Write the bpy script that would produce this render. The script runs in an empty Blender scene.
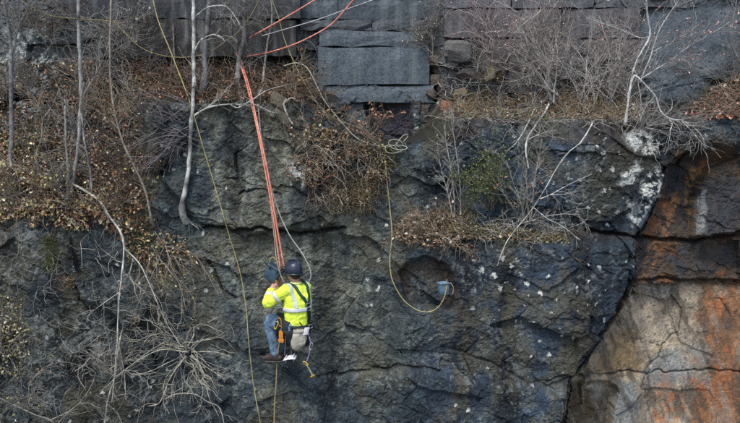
import bpy, math, random
import numpy as np
from mathutils import Vector, Matrix
from mathutils.bvhtree import BVHTree

random.seed(7)
RNG = np.random.default_rng(11)
R = math.radians
scene = bpy.context.scene
COL = scene.collection

# ------------------------------------------------------------------ camera
CAM = np.array([0.0, -10.0, 1.25])
PITCH = R(7.1)
HFOV = R(54.2)
cd = bpy.data.cameras.new("camera")
cam = bpy.data.objects.new("camera", cd)
COL.objects.link(cam)
cam.location = CAM
cam.rotation_euler = (R(90) - PITCH, 0, 0)
cd.angle = HFOV
cd.clip_start = 0.1
cd.clip_end = 3000
scene.camera = cam

# ------------------------------------------------------------------ sky, sun, exposure
SUN_EL, SUN_AZ = R(58), R(205)          # high sun, veiled, from behind the camera's left
world = bpy.data.worlds.new("World")
scene.world = world
world.use_nodes = True
wt = world.node_tree
bg = wt.nodes["Background"]
sky = wt.nodes.new("ShaderNodeTexSky")
sky.sky_type = 'NISHITA'
sky.sun_disc = False
sky.sun_elevation = SUN_EL
sky.sun_rotation = SUN_AZ
sky.dust_density = 3.0
sky.ozone_density = 1.5
wt.links.new(sky.outputs[0], bg.inputs[0])
bg.inputs[1].default_value = 0.15
sd = bpy.data.lights.new("sun", 'SUN')
sd.energy = 1.25
sd.angle = R(12)
sd.color = (1.0, 0.96, 0.9)
sun = bpy.data.objects.new("sun", sd)
COL.objects.link(sun)
# Nishita: rotation 0 = +Y, positive turns towards +X
sdir = Vector((math.sin(SUN_AZ) * math.cos(SUN_EL), math.cos(SUN_AZ) * math.cos(SUN_EL), math.sin(SUN_EL)))
sun.rotation_euler = sdir.to_track_quat('Z', 'Y').to_euler()
scene.view_settings.view_transform = 'Standard'
scene.view_settings.look = 'None'
scene.view_settings.gamma = 1
scene.view_settings.exposure = 0.62
scene.cycles.use_denoising = False

# ------------------------------------------------------------------ photo pixel <-> world
FPX = 370.0 / math.tan(HFOV / 2)
CP, SP = math.cos(PITCH), math.sin(PITCH)

def at(px, py, Y):
    """world point of depth Y that the photograph's pixel (px, py) looks at"""
    u = (px - 370.0) / FPX
    v = (211.5 - py) / FPX
    d = (u, CP + v * SP, -SP + v * CP)
    t = (Y - CAM[1]) / d[1]
    return np.array([CAM[0] + t * d[0], Y, CAM[2] + t * d[2]])

def proj(x, y, z):
    dx, dy, dz = x - CAM[0], y - CAM[1], z - CAM[2]
    dep = dy * CP - dz * SP
    up = dy * SP + dz * CP
    return 370.0 + FPX * dx / dep, 211.5 - FPX * up / dep

# ------------------------------------------------------------------ numpy noise
_T = np.random.default_rng(5).random((256, 256))
_T2 = np.random.default_rng(6).random((256, 256, 6))

def vnoise(x, y):
    xi = np.floor(x).astype(np.int64); yi = np.floor(y).astype(np.int64)
    fx = x - xi; fy = y - yi
    fx = fx * fx * fx * (fx * (fx * 6 - 15) + 10); fy = fy * fy * fy * (fy * (fy * 6 - 15) + 10)
    a = _T[xi & 255, yi & 255]; b = _T[(xi + 1) & 255, yi & 255]
    c = _T[xi & 255, (yi + 1) & 255]; d = _T[(xi + 1) & 255, (yi + 1) & 255]
    return (a + (b - a) * fx) * (1 - fy) + (c + (d - c) * fx) * fy

def fbm(x, y, octv=4, gain=0.5, ox=0.0):
    s = np.zeros_like(x); a = 1.0; n = 0
    f = 1.0
    for i in range(octv):
        c, sn = math.cos(i * 1.1), math.sin(i * 1.1)
        s += a * vnoise((x * c - y * sn) * f + ox + 17.3 * i, (x * sn + y * c) * f + ox * 1.7 + 9.1 * i)
        n += a; a *= gain; f *= 2.03
    return s / n

def worley(x, y, ox=0):
    """F1, F2, facet height (random plane per cell), random per cell"""
    xi = np.floor(x).astype(np.int64); yi = np.floor(y).astype(np.int64)
    f1 = np.full(x.shape, 9.0); f2 = np.full(x.shape, 9.0)
    bx = np.zeros_like(x); by = np.zeros_like(x)
    bi = np.zeros(x.shape, np.int64); bj = np.zeros(x.shape, np.int64)
    for i in (-1, 0, 1):
        for j in (-1, 0, 1):
            ci = (xi + i + ox) & 255; cj = (yi + j + ox * 3) & 255
            qx = xi + i + _T2[ci, cj, 0]; qy = yi + j + _T2[ci, cj, 1]
            d = np.hypot(x - qx, y - qy)
            m = d < f1
            f2 = np.where(m, f1, np.minimum(f2, d))
            f1 = np.where(m, d, f1)
            bx = np.where(m, x - qx, bx); by = np.where(m, y - qy, by)
            bi = np.where(m, ci, bi); bj = np.where(m, cj, bj)
    q = _T2[bi, bj]
    return f1, f2, (q[..., 2] - .5), (q[..., 3] - .5) * bx, (q[..., 4] - .5) * by, q[..., 5]

def sstep(a, b, v):
    t = np.clip((v - a) / (b - a), 0, 1)
    return t * t * (3 - 2 * t)

def seg_dist(px, py, pts):
    best = np.full(px.shape, 1e9)
    for (x0, y0), (x1, y1) in zip(pts[:-1], pts[1:]):
        dx, dy = x1 - x0, y1 - y0
        t = np.clip(((px - x0) * dx + (py - y0) * dy) / (dx * dx + dy * dy + 1e-9), 0, 1)
        best = np.minimum(best, np.hypot(px - x0 - t * dx, py - y0 - t * dy))
    return best

def poly_sd(px, py, poly):
    """signed distance (positive inside) to a closed outline"""
    inside = np.zeros(px.shape, bool)
    n = len(poly)
    for i in range(n):
        x0, y0 = poly[i]; x1, y1 = poly[(i + 1) % n]
        if y0 == y1: continue
        c = ((y0 > py) != (y1 > py)) & (px < (x1 - x0) * (py - y0) / (y1 - y0) + x0)
        inside ^= c
    d = seg_dist(px, py, list(poly) + [poly[0]])
    return np.where(inside, d, -d)

# ------------------------------------------------------------------ mesh helpers
class MB:
    """collects tubes, sheets and leaves; build() links them as ONE mesh object"""
    def __init__(s):
        s.V = []; s.F = {3: [], 4: []}; s.C = []; s.n = 0
    def add(s, V, F, col=(1, 1, 1)):
        V = np.asarray(V, float).reshape(-1, 3); F = np.asarray(F, np.int64)
        c = np.asarray(col, float)
        if c.ndim == 1: c = np.tile(c[:3], (len(V), 1))
        s.V.append(V); s.C.append(c); s.F[F.shape[1]].append(F + s.n); s.n += len(V)
    def build(s, name, mat, parent=None, smooth=True, **props):
        me = bpy.data.meshes.new(name)
        V = np.concatenate(s.V) if s.V else np.zeros((0, 3)); C = np.concatenate(s.C) if s.C else np.zeros((0, 3))
        fs = [(k, np.concatenate(v)) for k, v in s.F.items() if v]
        fill_mesh(me, V, fs, C, smooth)
        me.materials.append(mat)
        return link(name, me, parent, **props)

def fill_mesh(me, V, fs, C=None, smooth=True, A=None):
    me.vertices.add(len(V)); me.vertices.foreach_set("co", V.astype(np.float32).ravel())
    nl = sum(k * len(f) for k, f in fs); nf = sum(len(f) for k, f in fs)
    me.loops.add(nl); me.polygons.add(nf)
    me.loops.foreach_set("vertex_index", np.concatenate([f.ravel() for k, f in fs]).astype(np.int32))
    tot = np.concatenate([np.full(len(f), k) for k, f in fs])
    st = np.concatenate([[0], np.cumsum(tot)[:-1]])
    me.polygons.foreach_set("loop_start", st.astype(np.int32))
    me.polygons.foreach_set("use_smooth", np.full(nf, smooth))
    me.update(calc_edges=True)
    if C is not None:
        a = me.color_attributes.new("col", 'FLOAT_COLOR', 'POINT')
        a.data.foreach_set("color", np.hstack([C, (np.ones(len(C)) if A is None else A)[:, None]]).astype(np.float32).ravel())

def link(name, me, parent=None, **props):
    o = bpy.data.objects.new(name, me); COL.objects.link(o)
    if parent is not None: o.parent = parent; o.matrix_parent_inverse = parent.matrix_basis.inverted()
    for k, v in props.items(): o[k] = v
    return o

def thing(name, label, cat, loc, group=None):
    o = bpy.data.objects.new(name, None); COL.objects.link(o)
    o.location = [float(c) for c in loc]; o.empty_display_size = 0.1
    o["label"] = label; o["category"] = cat
    if group: o["group"] = group
    return o

def tubes(P, r, sides=4):
    """P (N,K,3) centre lines, r (N,K) radii -> V, F of open tapered tubes"""
    P = np.asarray(P, float); r = np.asarray(r, float)
    N, K, _ = P.shape
    T = np.gradient(P, axis=1); T /= np.linalg.norm(T, axis=2, keepdims=True) + 1e-12
    m = T.mean(1); ref = np.where(np.abs(m[:, 2:3]) < 0.8, [[0, 0, 1.0]], [[1.0, 0.1, 0]])
    u = np.cross(T, ref[:, None, :]); u /= np.linalg.norm(u, axis=2, keepdims=True) + 1e-12
    w = np.cross(T, u)
    a = np.arange(sides) * 2 * math.pi / sides
    ring = P[:, :, None] + r[:, :, None, None] * (np.cos(a)[None, None, :, None] * u[:, :, None] + np.sin(a)[None, None, :, None] * w[:, :, None])
    V = ring.reshape(-1, 3)
    idx = np.arange(N * K * sides).reshape(N, K, sides)
    nx = np.roll(idx, -1, axis=2)
    F = np.stack([idx[:, :-1], nx[:, :-1], nx[:, 1:], idx[:, 1:]], -1).reshape(-1, 4)
    return V, F

def smooth_path(pts, K=16):
    """Catmull-Rom through pts, K points evenly spaced"""
    pts = np.asarray(pts, float)
    if len(pts) == 2: 
        t = np.linspace(0, 1, K)[:, None]; return pts[0] * (1 - t) + pts[1] * t
    p = np.vstack([2 * pts[0] - pts[1], pts, 2 * pts[-1] - pts[-2]])
    out = []
    for i in range(1, len(p) - 2):
        t = np.linspace(0, 1, 12, endpoint=False)[:, None]
        a, b, c, d = p[i - 1], p[i], p[i + 1], p[i + 2]
        out.append(.5 * (2 * b + (c - a) * t + (2 * a - 5 * b + 4 * c - d) * t ** 2 + (3 * b - a - 3 * c + d) * t ** 3))
    q = np.vstack(out + [pts[-1:]])
    L = np.concatenate([[0], np.cumsum(np.linalg.norm(np.diff(q, axis=0), axis=1))])
    s = np.linspace(0, L[-1], K)
    return np.stack([np.interp(s, L, q[:, i]) for i in range(q.shape[1])], 1)

def unit(v):
    v = np.asarray(v, float); return v / (np.linalg.norm(v, axis=-1, keepdims=True) + 1e-12)

def grow(p0, d0, length, K, wander=.25, grav=0.0, pull=None):
    N = len(p0); P = np.zeros((N, K, 3)); p = p0.copy(); d = unit(d0)
    st = (np.asarray(length) / (K - 1)).reshape(-1, 1)
    for k in range(K):
        P[:, k] = p
        p = p + d * st
        d = d + wander * RNG.normal(size=(N, 3)) + np.array([0, 0, -grav])
        if pull is not None: d = d + pull
        d = unit(d)
    return P

def spawn(P, r, n, tmin=.25, tmax=1.0, angle=.7):
    """n random side shoots off the polylines: starts, directions, parent radius"""
    N, K, _ = P.shape
    i = RNG.integers(0, N, n); t = (tmin + (tmax - tmin) * RNG.random(n)) * (K - 1)
    k = np.minimum(t.astype(int), K - 2); f = (t - k)[:, None]
    p = P[i, k] * (1 - f) + P[i, k + 1] * f
    T = unit(P[i, k + 1] - P[i, k])
    q = RNG.normal(size=(n, 3)); q = unit(q - (q * T).sum(1, keepdims=True) * T)
    a = angle * (.6 + .8 * RNG.random(n))[:, None]
    return p, unit(T * np.cos(a) + q * np.sin(a)), r[i, k]

def taper(r0, r1, N, K):
    r0 = np.broadcast_to(np.asarray(r0, float).reshape(-1, 1), (N, 1))
    t = np.linspace(0, 1, K)[None]
    return r0 * (1 - t) + np.minimum(r0, r1) * t

def leaf_quads(p, size, pal, mb, up=0.4):
    """small folded leaves at p, each two triangles with a bend, colours drawn from pal"""
    n = len(p)
    if n == 0: return
    s = size * (.55 + .9 * RNG.random((n, 1)))
    d = unit(RNG.normal(size=(n, 3)) + np.array([0, -.2, -.25]))
    nn = unit(RNG.normal(size=(n, 3)) + np.array([0, -.5, up]))
    w = unit(np.cross(d, nn)); h = unit(np.cross(w, d))
    a = p; b = p + d * s * .5 + w * s * .32 + h * s * .12; c = p + d * s; e = p + d * s * .5 - w * s * .32 + h * s * .12
    V = np.stack([a, b, c, e], 1).reshape(-1, 3)
    i = np.arange(n)[:, None] * 4
    F = np.vstack([i + [0, 1, 2], i + [0, 2, 3]])
    pal = np.asarray(pal); c_ = pal[RNG.integers(0, len(pal), n)] * (.4 + 1.6 * RNG.random((n, 1)) ** 1.6)
    mb.add(V, F, np.repeat(c_, 4, axis=0))

# ------------------------------------------------------------------ materials
def nodemat(name):
    m = bpy.data.materials.new(name); m.use_nodes = True
    return m, m.node_tree, m.node_tree.nodes["Principled BSDF"]

def mat(name, col=(1, 1, 1), rough=.6, attr=False, nscale=30, namt=.35, bump=.3, bdist=.01, spec=.4, metal=0.0, bscale=None):
    """colour (or the mesh's own colour attribute) broken up by noise, with fine relief"""
    m, t, b = nodemat(name); N, L = t.nodes, t.links
    b.inputs["Roughness"].default_value = rough
    b.inputs["Specular IOR Level"].default_value = spec
    b.inputs["Metallic"].default_value = metal
    tc = N.new("ShaderNodeTexCoord")
    no = N.new("ShaderNodeTexNoise"); no.inputs["Scale"].default_value = nscale; no.inputs["Detail"].default_value = 5
    L.new(tc.outputs["Object"], no.inputs["Vector"])
    mr = N.new("ShaderNodeMapRange"); L.new(no.outputs["Fac"], mr.inputs[0])
    mr.inputs[1].default_value = .3; mr.inputs[2].default_value = .7
    mr.inputs[3].default_value = 1 - namt; mr.inputs[4].default_value = 1 + namt
    mx = N.new("ShaderNodeVectorMath"); mx.operation = 'SCALE'
    if attr:
        a = N.new("ShaderNodeAttribute"); a.attribute_name = "col"; L.new(a.outputs["Color"], mx.inputs[0])
    else:
        mx.inputs[0].default_value = col
    L.new(mr.outputs[0], mx.inputs["Scale"])
    L.new(mx.outputs[0], b.inputs["Base Color"])
    if bump:
        n2 = N.new("ShaderNodeTexNoise"); n2.inputs["Scale"].default_value = bscale or nscale * 3; n2.inputs["Detail"].default_value = 6
        L.new(tc.outputs["Object"], n2.inputs["Vector"])
        bp = N.new("ShaderNodeBump"); bp.inputs["Strength"].default_value = bump; bp.inputs["Distance"].default_value = bdist
        L.new(n2.outputs["Fac"], bp.inputs["Height"]); L.new(bp.outputs[0], b.inputs["Normal"])
    return m

def rock_mat(name, col=None):
    m, t, b = nodemat(name); N, L = t.nodes, t.links
    tc = N.new("ShaderNodeTexCoord")
    b.inputs["Specular IOR Level"].default_value = .35
    def noise(sc, det=6, rough=.6):
        n = N.new("ShaderNodeTexNoise"); n.inputs["Scale"].default_value = sc; n.inputs["Detail"].default_value = det
        n.inputs["Roughness"].default_value = rough
        L.new(tc.outputs["Object"], n.inputs["Vector"]); return n
    def rng(src, a, b_, c, d):
        r = N.new("ShaderNodeMapRange"); L.new(src, r.inputs[0])
        for i, v in zip((1, 2, 3, 4), (a, b_, c, d)): r.inputs[i].default_value = v
        return r.outputs[0]
    def mul(a, bb):
        k = N.new("ShaderNodeVectorMath"); k.operation = 'SCALE'; L.new(a, k.inputs[0]); L.new(bb, k.inputs["Scale"]); return k.outputs[0]
    if col is None:
        a = N.new("ShaderNodeAttribute"); a.attribute_name = "col"; c = a.outputs["Color"]
    else:
        q = N.new("ShaderNodeRGB"); q.outputs[0].default_value = (*col, 1); c = q.outputs[0]
    n1 = noise(26, 8, .7); n2 = noise(110, 4, .7); n3 = noise(5, 5)
    def grain(f):           # alpha of the colour attribute: how coarse the stone's grain reads
        if col is not None: return f
        p_ = N.new("ShaderNodeMath"); p_.operation = 'SUBTRACT'; L.new(f, p_.inputs[0]); p_.inputs[1].default_value = 1
        q_ = N.new("ShaderNodeMath"); q_.operation = 'MULTIPLY_ADD'; L.new(p_.outputs[0], q_.inputs[0]); L.new(a.outputs["Alpha"], q_.inputs[1]); q_.inputs[2].default_value = 1
        return q_.outputs[0]
    c = mul(c, grain(rng(n1.outputs["Fac"], .32, .68, .45, 1.6)))
    c = mul(c, grain(rng(n2.outputs["Fac"], .3, .7, .55, 1.5)))
    # pale mineral and lichen specks
    v = N.new("ShaderNodeTexVoronoi"); v.inputs["Scale"].default_value = 34
    L.new(tc.outputs["Object"], v.inputs["Vector"])
    s1 = rng(v.outputs["Distance"], .10, .22, 1, 0)
    s2 = rng(n3.outputs["Fac"], .52, .66, 0, 1)
    mm = N.new("ShaderNodeMath"); mm.operation = 'MULTIPLY'; L.new(s1, mm.inputs[0]); L.new(s2, mm.inputs[1])
    mm2 = N.new("ShaderNodeMath"); mm2.operation = 'MULTIPLY'; L.new(mm.outputs[0], mm2.inputs[0]); mm2.inputs[1].default_value = .5
    mix = N.new("ShaderNodeMix"); mix.data_type = 'RGBA'
    L.new(mm2.outputs[0], mix.inputs[0]); L.new(c, mix.inputs[6]); mix.inputs[7].default_value = (.2, .23, .23, 1)
    L.new(mix.outputs[2], b.inputs["Base Color"])
    L.new(rng(n3.outputs["Fac"], .35, .65, .5, .95), b.inputs["Roughness"])
    bp = N.new("ShaderNodeBump"); bp.inputs["Strength"].default_value = .9; bp.inputs["Distance"].default_value = .018
    L.new(n1.outputs["Fac"], bp.inputs["Height"])
    bp2 = N.new("ShaderNodeBump"); bp2.inputs["Strength"].default_value = .8; bp2.inputs["Distance"].default_value = .01
    L.new(n2.outputs["Fac"], bp2.inputs["Height"]); L.new(bp.outputs[0], bp2.inputs["Normal"])
    L.new(bp2.outputs[0], b.inputs["Normal"])
    return m

M_ROCK = rock_mat("weathered_rock")
M_BARK = mat("bark", attr=True, rough=.8, nscale=22, namt=.45, bump=.5)
M_TWIG = mat("twig", attr=True, rough=.8, nscale=9, namt=.3, bump=0)
M_LEAF = mat("dry_leaf", attr=True, rough=.75, nscale=60, namt=.25, bump=0, spec=.25)

# ================================================================== THE CLIFF
def base_depth(px, py, z):
    w = (fbm(px / 28, py / 28, 4) - .5) * 16
    wx = px + w; wy = py + (fbm(px / 22, py / 22, 4, ox=40) - .5) * 16
    T = np.interp(wx, [-200, 0, 60, 136, 152, 300, 312, 335, 400, 450, 560, 690, 740, 900],
                  [225, 222, 226, 228, 100, 97, 108, 130, 148, 128, 121, 122, 118, 110])
    B = np.interp(wx, [-200, 0, 150, 300, 318, 325, 385, 415, 440, 560, 640, 690, 740, 900],
                  [50, 52, 58, 66, 80, 128, 140, 140, 108, 88, 102, 110, 72, 60])
    D = np.interp(px, [-100, 0, 150, 320, 440, 560, 640, 740, 900], [1.3, 1.3, 1.2, 1.45, 1.35, 1.15, 1.1, .9, .9])
    t = np.clip((T - wy) / np.maximum(T - B, 6), 0, 1)
    q = .35 + .5 * sstep(420, 460, px)
    t = q * t + (1 - q) * t * t * (3 - 2 * t)
    Y = .07 * z + D * t
    # hollow under the slabs
    Y += .22 * sstep(-2, 4, poly_sd(wx * .5 + px * .5, wy * .5 + py * .5, [(366, 104), (412, 104), (414, 142), (384, 142), (372, 130)]))
    # room for the slabs themselves
    Y += .06 * sstep(0, 5, poly_sd(px, py, [(316, -60), (441, -60), (441, 104), (412, 106), (370, 110), (322, 116)]))
    Y -= .12 * sstep(436, 446, px) * (1 - sstep(600, 640, px)) * (1 - sstep(80, 110, py))
    # low step half way down the middle of the face
    Lz = np.interp(wx, [380, 400, 450, 520, 560, 640], [250, 226, 224, 230, 236, 238])
    inr = sstep(385, 405, wx) * (1 - sstep(630, 650, wx))
    Y -= .22 * sstep(-7, 7, wy - Lz) * inr
    # the big dark buttress and the receding rusty bay to its right
    Y -= .26 * np.exp(-((px - 585) / 70) ** 2) * sstep(110, 150, py)
    E = np.interp(wy * .6 + py * .4, [110, 150, 165, 200, 240, 282, 330, 380, 400, 423, 500],
                  [705, 690, 664, 657, 634, 630, 606, 572, 566, 562, 555])
    k = sstep(-2, 3, (wx * .5 + px * .5) - E) * sstep(140, 165, py)
    Y += .50 * k
    low = sstep(-2, 2.5, wy * .25 + py * .75 - np.interp(px, [600, 660, 740], [284, 281, 284])) * sstep(595, 610, px) * k
    Y += .17 * low
    Y += .25 * sstep(-2, 3, poly_sd(wx * .4 + px * .6, wy * .4 + py * .6, [(570, 384), (598, 380), (616, 386), (612, 400), (608, 440), (560, 440)]))
    # block proud of the bay, upper right
    Y -= .22 * sstep(-2, 3, poly_sd(wx * .4 + px * .6, wy * .4 + py * .6, [(705, 168), (760, 150), (780, 232), (690, 236), (698, 190)]))
    Y += .19 * sstep(-2, 4, poly_sd(wx * .8 + px * .2, wy * .8 + py * .2, [(404, 300), (400, 276), (409, 262), (425, 256), (446, 266), (454, 285), (448, 306), (420, 312)]))
    # lower bench
    Y -= .10 * sstep(-4, 4, wy - np.interp(px, [0, 200, 300, 400, 500, 600], [460, 420, 378, 372, 380, 392])) * (1 - sstep(560, 580, px))
    # bulges of the face under the worker's ledge
    Y -= .16 * sstep(-5, 5, np.interp(px, [140, 200, 260, 350], [150, 226, 230, 229]) - wy) * sstep(146, 160, px) * (1 - sstep(330, 350, px)) * sstep(90, 105, py)
    return Y

xs = np.concatenate([np.arange(-8.6, -5.9, .06), np.arange(-5.9, 5.9, .0125), np.arange(5.9, 8.6, .06)])
zs = np.concatenate([np.arange(-6, -3.05, .06), np.arange(-3.05, 3.45, .0125), np.arange(3.45, 6.5, .06)])
GX, GZ = np.meshgrid(xs, zs)
GY = np.full(GX.shape, .3)
for _ in range(5):
    PX, PY = proj(GX, GY, GZ)
    GY = .5 * GY + .5 * base_depth(PX, PY, GZ)
PX, PY = proj(GX, GY, GZ)

def rot(x, z, a):
    c, s = math.cos(a), math.sin(a); return x * c + z * s, -x * s + z * c
wx_ = GX + .16 * (fbm(GX * 1.7, GZ * 1.7, 4, ox=3) - .5); wz_ = GZ + .16 * (fbm(GX * 1.7, GZ * 1.7, 4, ox=77) - .5)
soft = sstep(-8, 8, PY - np.interp(PX, [0, 150, 152, 300, 320, 335, 440, 560, 740], [60, 62, 60, 72, 110, 130, 110, 90, 90]))  # 1 on the face
a, b = rot(wx_, wz_, R(-12))
F1, F2, off, sx, sz, rnd = worley(a * 1.05, b * 1.9, 4)
H = off * .15 + sx * .20 + sz * .16 + .0 * np.exp(-((F2 - F1) / .05) ** 2)
crack1 = np.exp(-((F2 - F1) / .035) ** 2) * (rnd > .72)
fx2 = GX + .10 * (fbm(GX * 5, GZ * 5, 3, ox=13) - .5); fz2 = GZ + .10 * (fbm(GX * 5, GZ * 5, 3, ox=57) - .5)
a, b = rot(fx2, fz2, R(-28))
G1, G2, off2, sx2, sz2, rnd2 = worley(a * 3.2, b * 6.0, 30)
H += off2 * .030 + sx2 * .050 + sz2 * .045
a, b = rot(fx2, fz2, R(20))
K1, K2, off3, sx3, sz3, rnd3 = worley(a * 9, b * 15, 90)
H += off3 * .009 + sx3 * .015 + sz3 * .015
a, b = rot(fx2, fz2, R(-8))
J1, J2, off4, sx4, sz4, rnd4 = worley(a * 24, b * 38, 120)
H += off4 * .007 + sx4 * .010 + sz4 * .010
H += (fbm(GX * 1.1, GZ * 1.1, 4, ox=5) - .5) * .26
ridge = 1 - np.abs(2 * fbm(GX * 5, GZ * 8, 5, ox=21) - 1)
H += (ridge - .6) * .018
H += (fbm(GX * 22, GZ * 26, 4, .7, ox=2) - .5) * .028
# smooth sheets: dark wall at upper right, tan face lower right
tanA = sstep(-4, 10, poly_sd(PX, PY, [(632, 286), (760, 286), (760, 440), (610, 440), (580, 376), (612, 330)]))
slabA = sstep(-4, 8, poly_sd(PX, PY, [(640, 10), (740, 0), (740, 60), (690, 100), (655, 108), (640, 80)]))
H *= 1 - .72 * tanA - .92 * slabA
H += (1 - soft) * (fbm(GX * 4, GZ * 4, 4, ox=44) - .5) * .16 * sstep(40, 70, PY)
GYd = GY + H
# named cracks
w1 = (fbm(PX / 9, PY / 9, 3, ox=8) - .5) * 7
CR = [([(200, 226), (232, 230), (262, 228), (300, 234), (345, 229)], 1.6, .13), ([(318, 378), (345, 372), (400, 366), (440, 372)], 1.3, .045),
      ([(440, 345), (490, 362), (530, 384), (600, 372)], 1.3, .025), ([(590, 232), (640, 238), (690, 240), (742, 232)], 1.8, .14),
      ([(630, 281), (660, 277), (700, 282), (742, 283)], 1.8, .12), ([(580, 376), (640, 372), (690, 369), (742, 371)], 1.0, .045),
      ([(672, 296), (680, 308), (678, 330), (660, 350), (645, 372), (640, 400)], .9, .035), 
      ([(500, 236), (560, 262), (610, 240)], 1.2, .015), ([(60, 262), (78, 290), (88, 318)], 1.4, .06),
      ([(205, 260), (222, 292), (236, 300)], 1.4, .07), ([(440, 118), (500, 115), (560, 117)], 1.3, .06), ([(0, 110), (20, 98), (45, 102)], 2.5, .2),
      ([(600, 230), (575, 300), (540, 330)], 1.4, .02), ([(240, 195), (262, 188), (282, 195)], 1.2, .05), ([(430, 62), (436, 90), (432, 112)], 2, .12)]
crk = np.zeros_like(GX)
for pts, wd, dp in CR:
    g = np.exp(-(seg_dist(PX + w1, PY + w1 * .8, pts) / wd) ** 2)
    GYd = GYd + g * dp; crk = np.maximum(crk, g)
GYd += .016 * crack1 * (1 - tanA) * (1 - slabA)

# ---- colours of the stone, with some haze and shade painted in
def lerp(c, col, m):
    return c + (np.asarray(col, float) - c) * m[..., None]
n1 = fbm(GX * .9, GZ * .9, 5, ox=31); n2 = fbm(GX * 3, GZ * 3, 5, .6, ox=61); n3 = fbm(GX * 12, GZ * 12, 4, .65, ox=91)
stk = fbm(GX * 3.2, GZ * .35, 4, ox=15)
wpx = PX + (n2 - .5) * 40; wpy = PY + (fbm(GX * 3, GZ * 3, 5, .6, ox=161) - .5) * 40
C = np.zeros(GX.shape + (3,)) + np.array([.036, .049, .055])
C = lerp(C, (.072, .086, .082), sstep(.42, .64, n1) * .8)
C = lerp(C, (.075, .070, .050), sstep(.52, .68, n2) * .55)
blue = sstep(370, 470, wpx) * sstep(110, 140, wpy)
C = lerp(C, (.024, .039, .058), blue * .85 * (1 - .5 * sstep(.5, .65, n2)))
midg = sstep(-10, 25, poly_sd(wpx, wpy, [(195, 98), (300, 98), (380, 200), (390, 330), (300, 380), (230, 300), (200, 230)]))
C = lerp(C, (.150, .150, .118), midg * .9 * sstep(.3, .6, n3 * .5 + n2 * .5))
dkb = sstep(-8, 20, poly_sd(wpx, wpy, [(440, 250), (560, 240), (630, 280), (570, 400), (400, 430), (420, 340)]))
C = lerp(C, (.018, .028, .043), dkb * .72)
C *= (.36 + 1.25 * sstep(.3, .7, stk))[..., None]
C *= (.72 + .55 * rnd2)[..., None] * (.8 + .4 * rnd)[..., None] * (.7 + .6 * n3)[..., None] * (.8 + .4 * rnd3)[..., None]
# pale scuffed grain
face = soft * (1 - sstep(560, 640, PX) * sstep(150, 200, PY))
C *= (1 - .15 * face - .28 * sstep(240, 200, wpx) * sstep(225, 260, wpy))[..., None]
n5 = fbm(GX * 2.2, GZ * 1.3, 5, .62, ox=511)
C = lerp(C, (.088, .080, .054), face * sstep(.50, .64, n5) * .65)
C = lerp(C, (.016, .021, .028), face * sstep(.50, .38, n5) * .55)
n4 = fbm(GX * 30, GZ * 30, 3, .6, ox=701)
C = lerp(C, (.17, .195, .19), face * sstep(.66, .78, n4) * sstep(.40, .6, n2) * .7)
C = lerp(C, (.17, .185, .18), sstep(.57, .72, n3) * sstep(.40, .6, n2) * .55)
# brown hollow behind the bucket
C = lerp(C, (.060, .043, .030), .8 * sstep(-6, 8, poly_sd(wpx, wpy, [(398, 280), (408, 258), (430, 252), (455, 270), (458, 310), (440, 300), (425, 275), (410, 300)])))
# upper wall, pinkish brown, lifted paler to stand in for haze
upw = (1 - soft)
C = lerp(C, (.085, .092, .098), upw * .75)
C = lerp(C, (.17, .145, .142), upw * .7 * sstep(430, 460, PX) * (1 - sstep(560, 600, PX)) * sstep(.38, .6, n2))
C = lerp(C, np.array([.088, .105, .122]) * (.6 + .8 * n2[..., None]), slabA * .9)
C = lerp(C, (.050, .040, .055), .85 * sstep(-3, 4, poly_sd(PX, PY, [(364, 104), (412, 104), (414, 142), (384, 142), (370, 130)])))  # shade of the hollow under the slabs, painted in as dark purple
C = lerp(C, (.085, .068, .052), .8 * sstep(-6, 6, poly_sd(wpx, wpy, [(424, 50), (440, 50), (446, 112), (426, 112)])))
C = lerp(C, (.075, .052, .045), .7 * sstep(-6, 6, poly_sd(wpx, wpy, [(440, 115), (500, 118), (500, 140), (430, 138)])) * sstep(.4, .6, n2))
# soil on the ledges and the slope on the left
slope = np.gradient(GY, axis=0) / np.gradient(GZ, axis=0)
soil = sstep(.28, .6, slope) * sstep(40, 60, PY) * (1 - sstep(232, 246, PY))
rk = 1 - .75 * sstep(430, 470, PX) * sstep(.40, .52, n2 * .5 + n3 * .5)
C = lerp(C, (.020, .016, .012), soil * .9 * rk)
C = lerp(C, (.060, .050, .048), soil * (1 - rk) * .8)
C = lerp(C, (.035, .040, .018), soil * .5 * sstep(.55, .7, n2))
C = lerp(C, (.042, .048, .018), .7 * sstep(.45, .6, n2) * sstep(-10, 10, poly_sd(PX, PY, [(450, 222), (560, 228), (570, 246), (460, 242)])))
C = lerp(C, (.040, .052, .018), .8 * sstep(.5, .6, n2) * sstep(-6, 8, poly_sd(PX, PY, [(44, 235), (58, 240), (54, 275), (44, 268)])))
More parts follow.
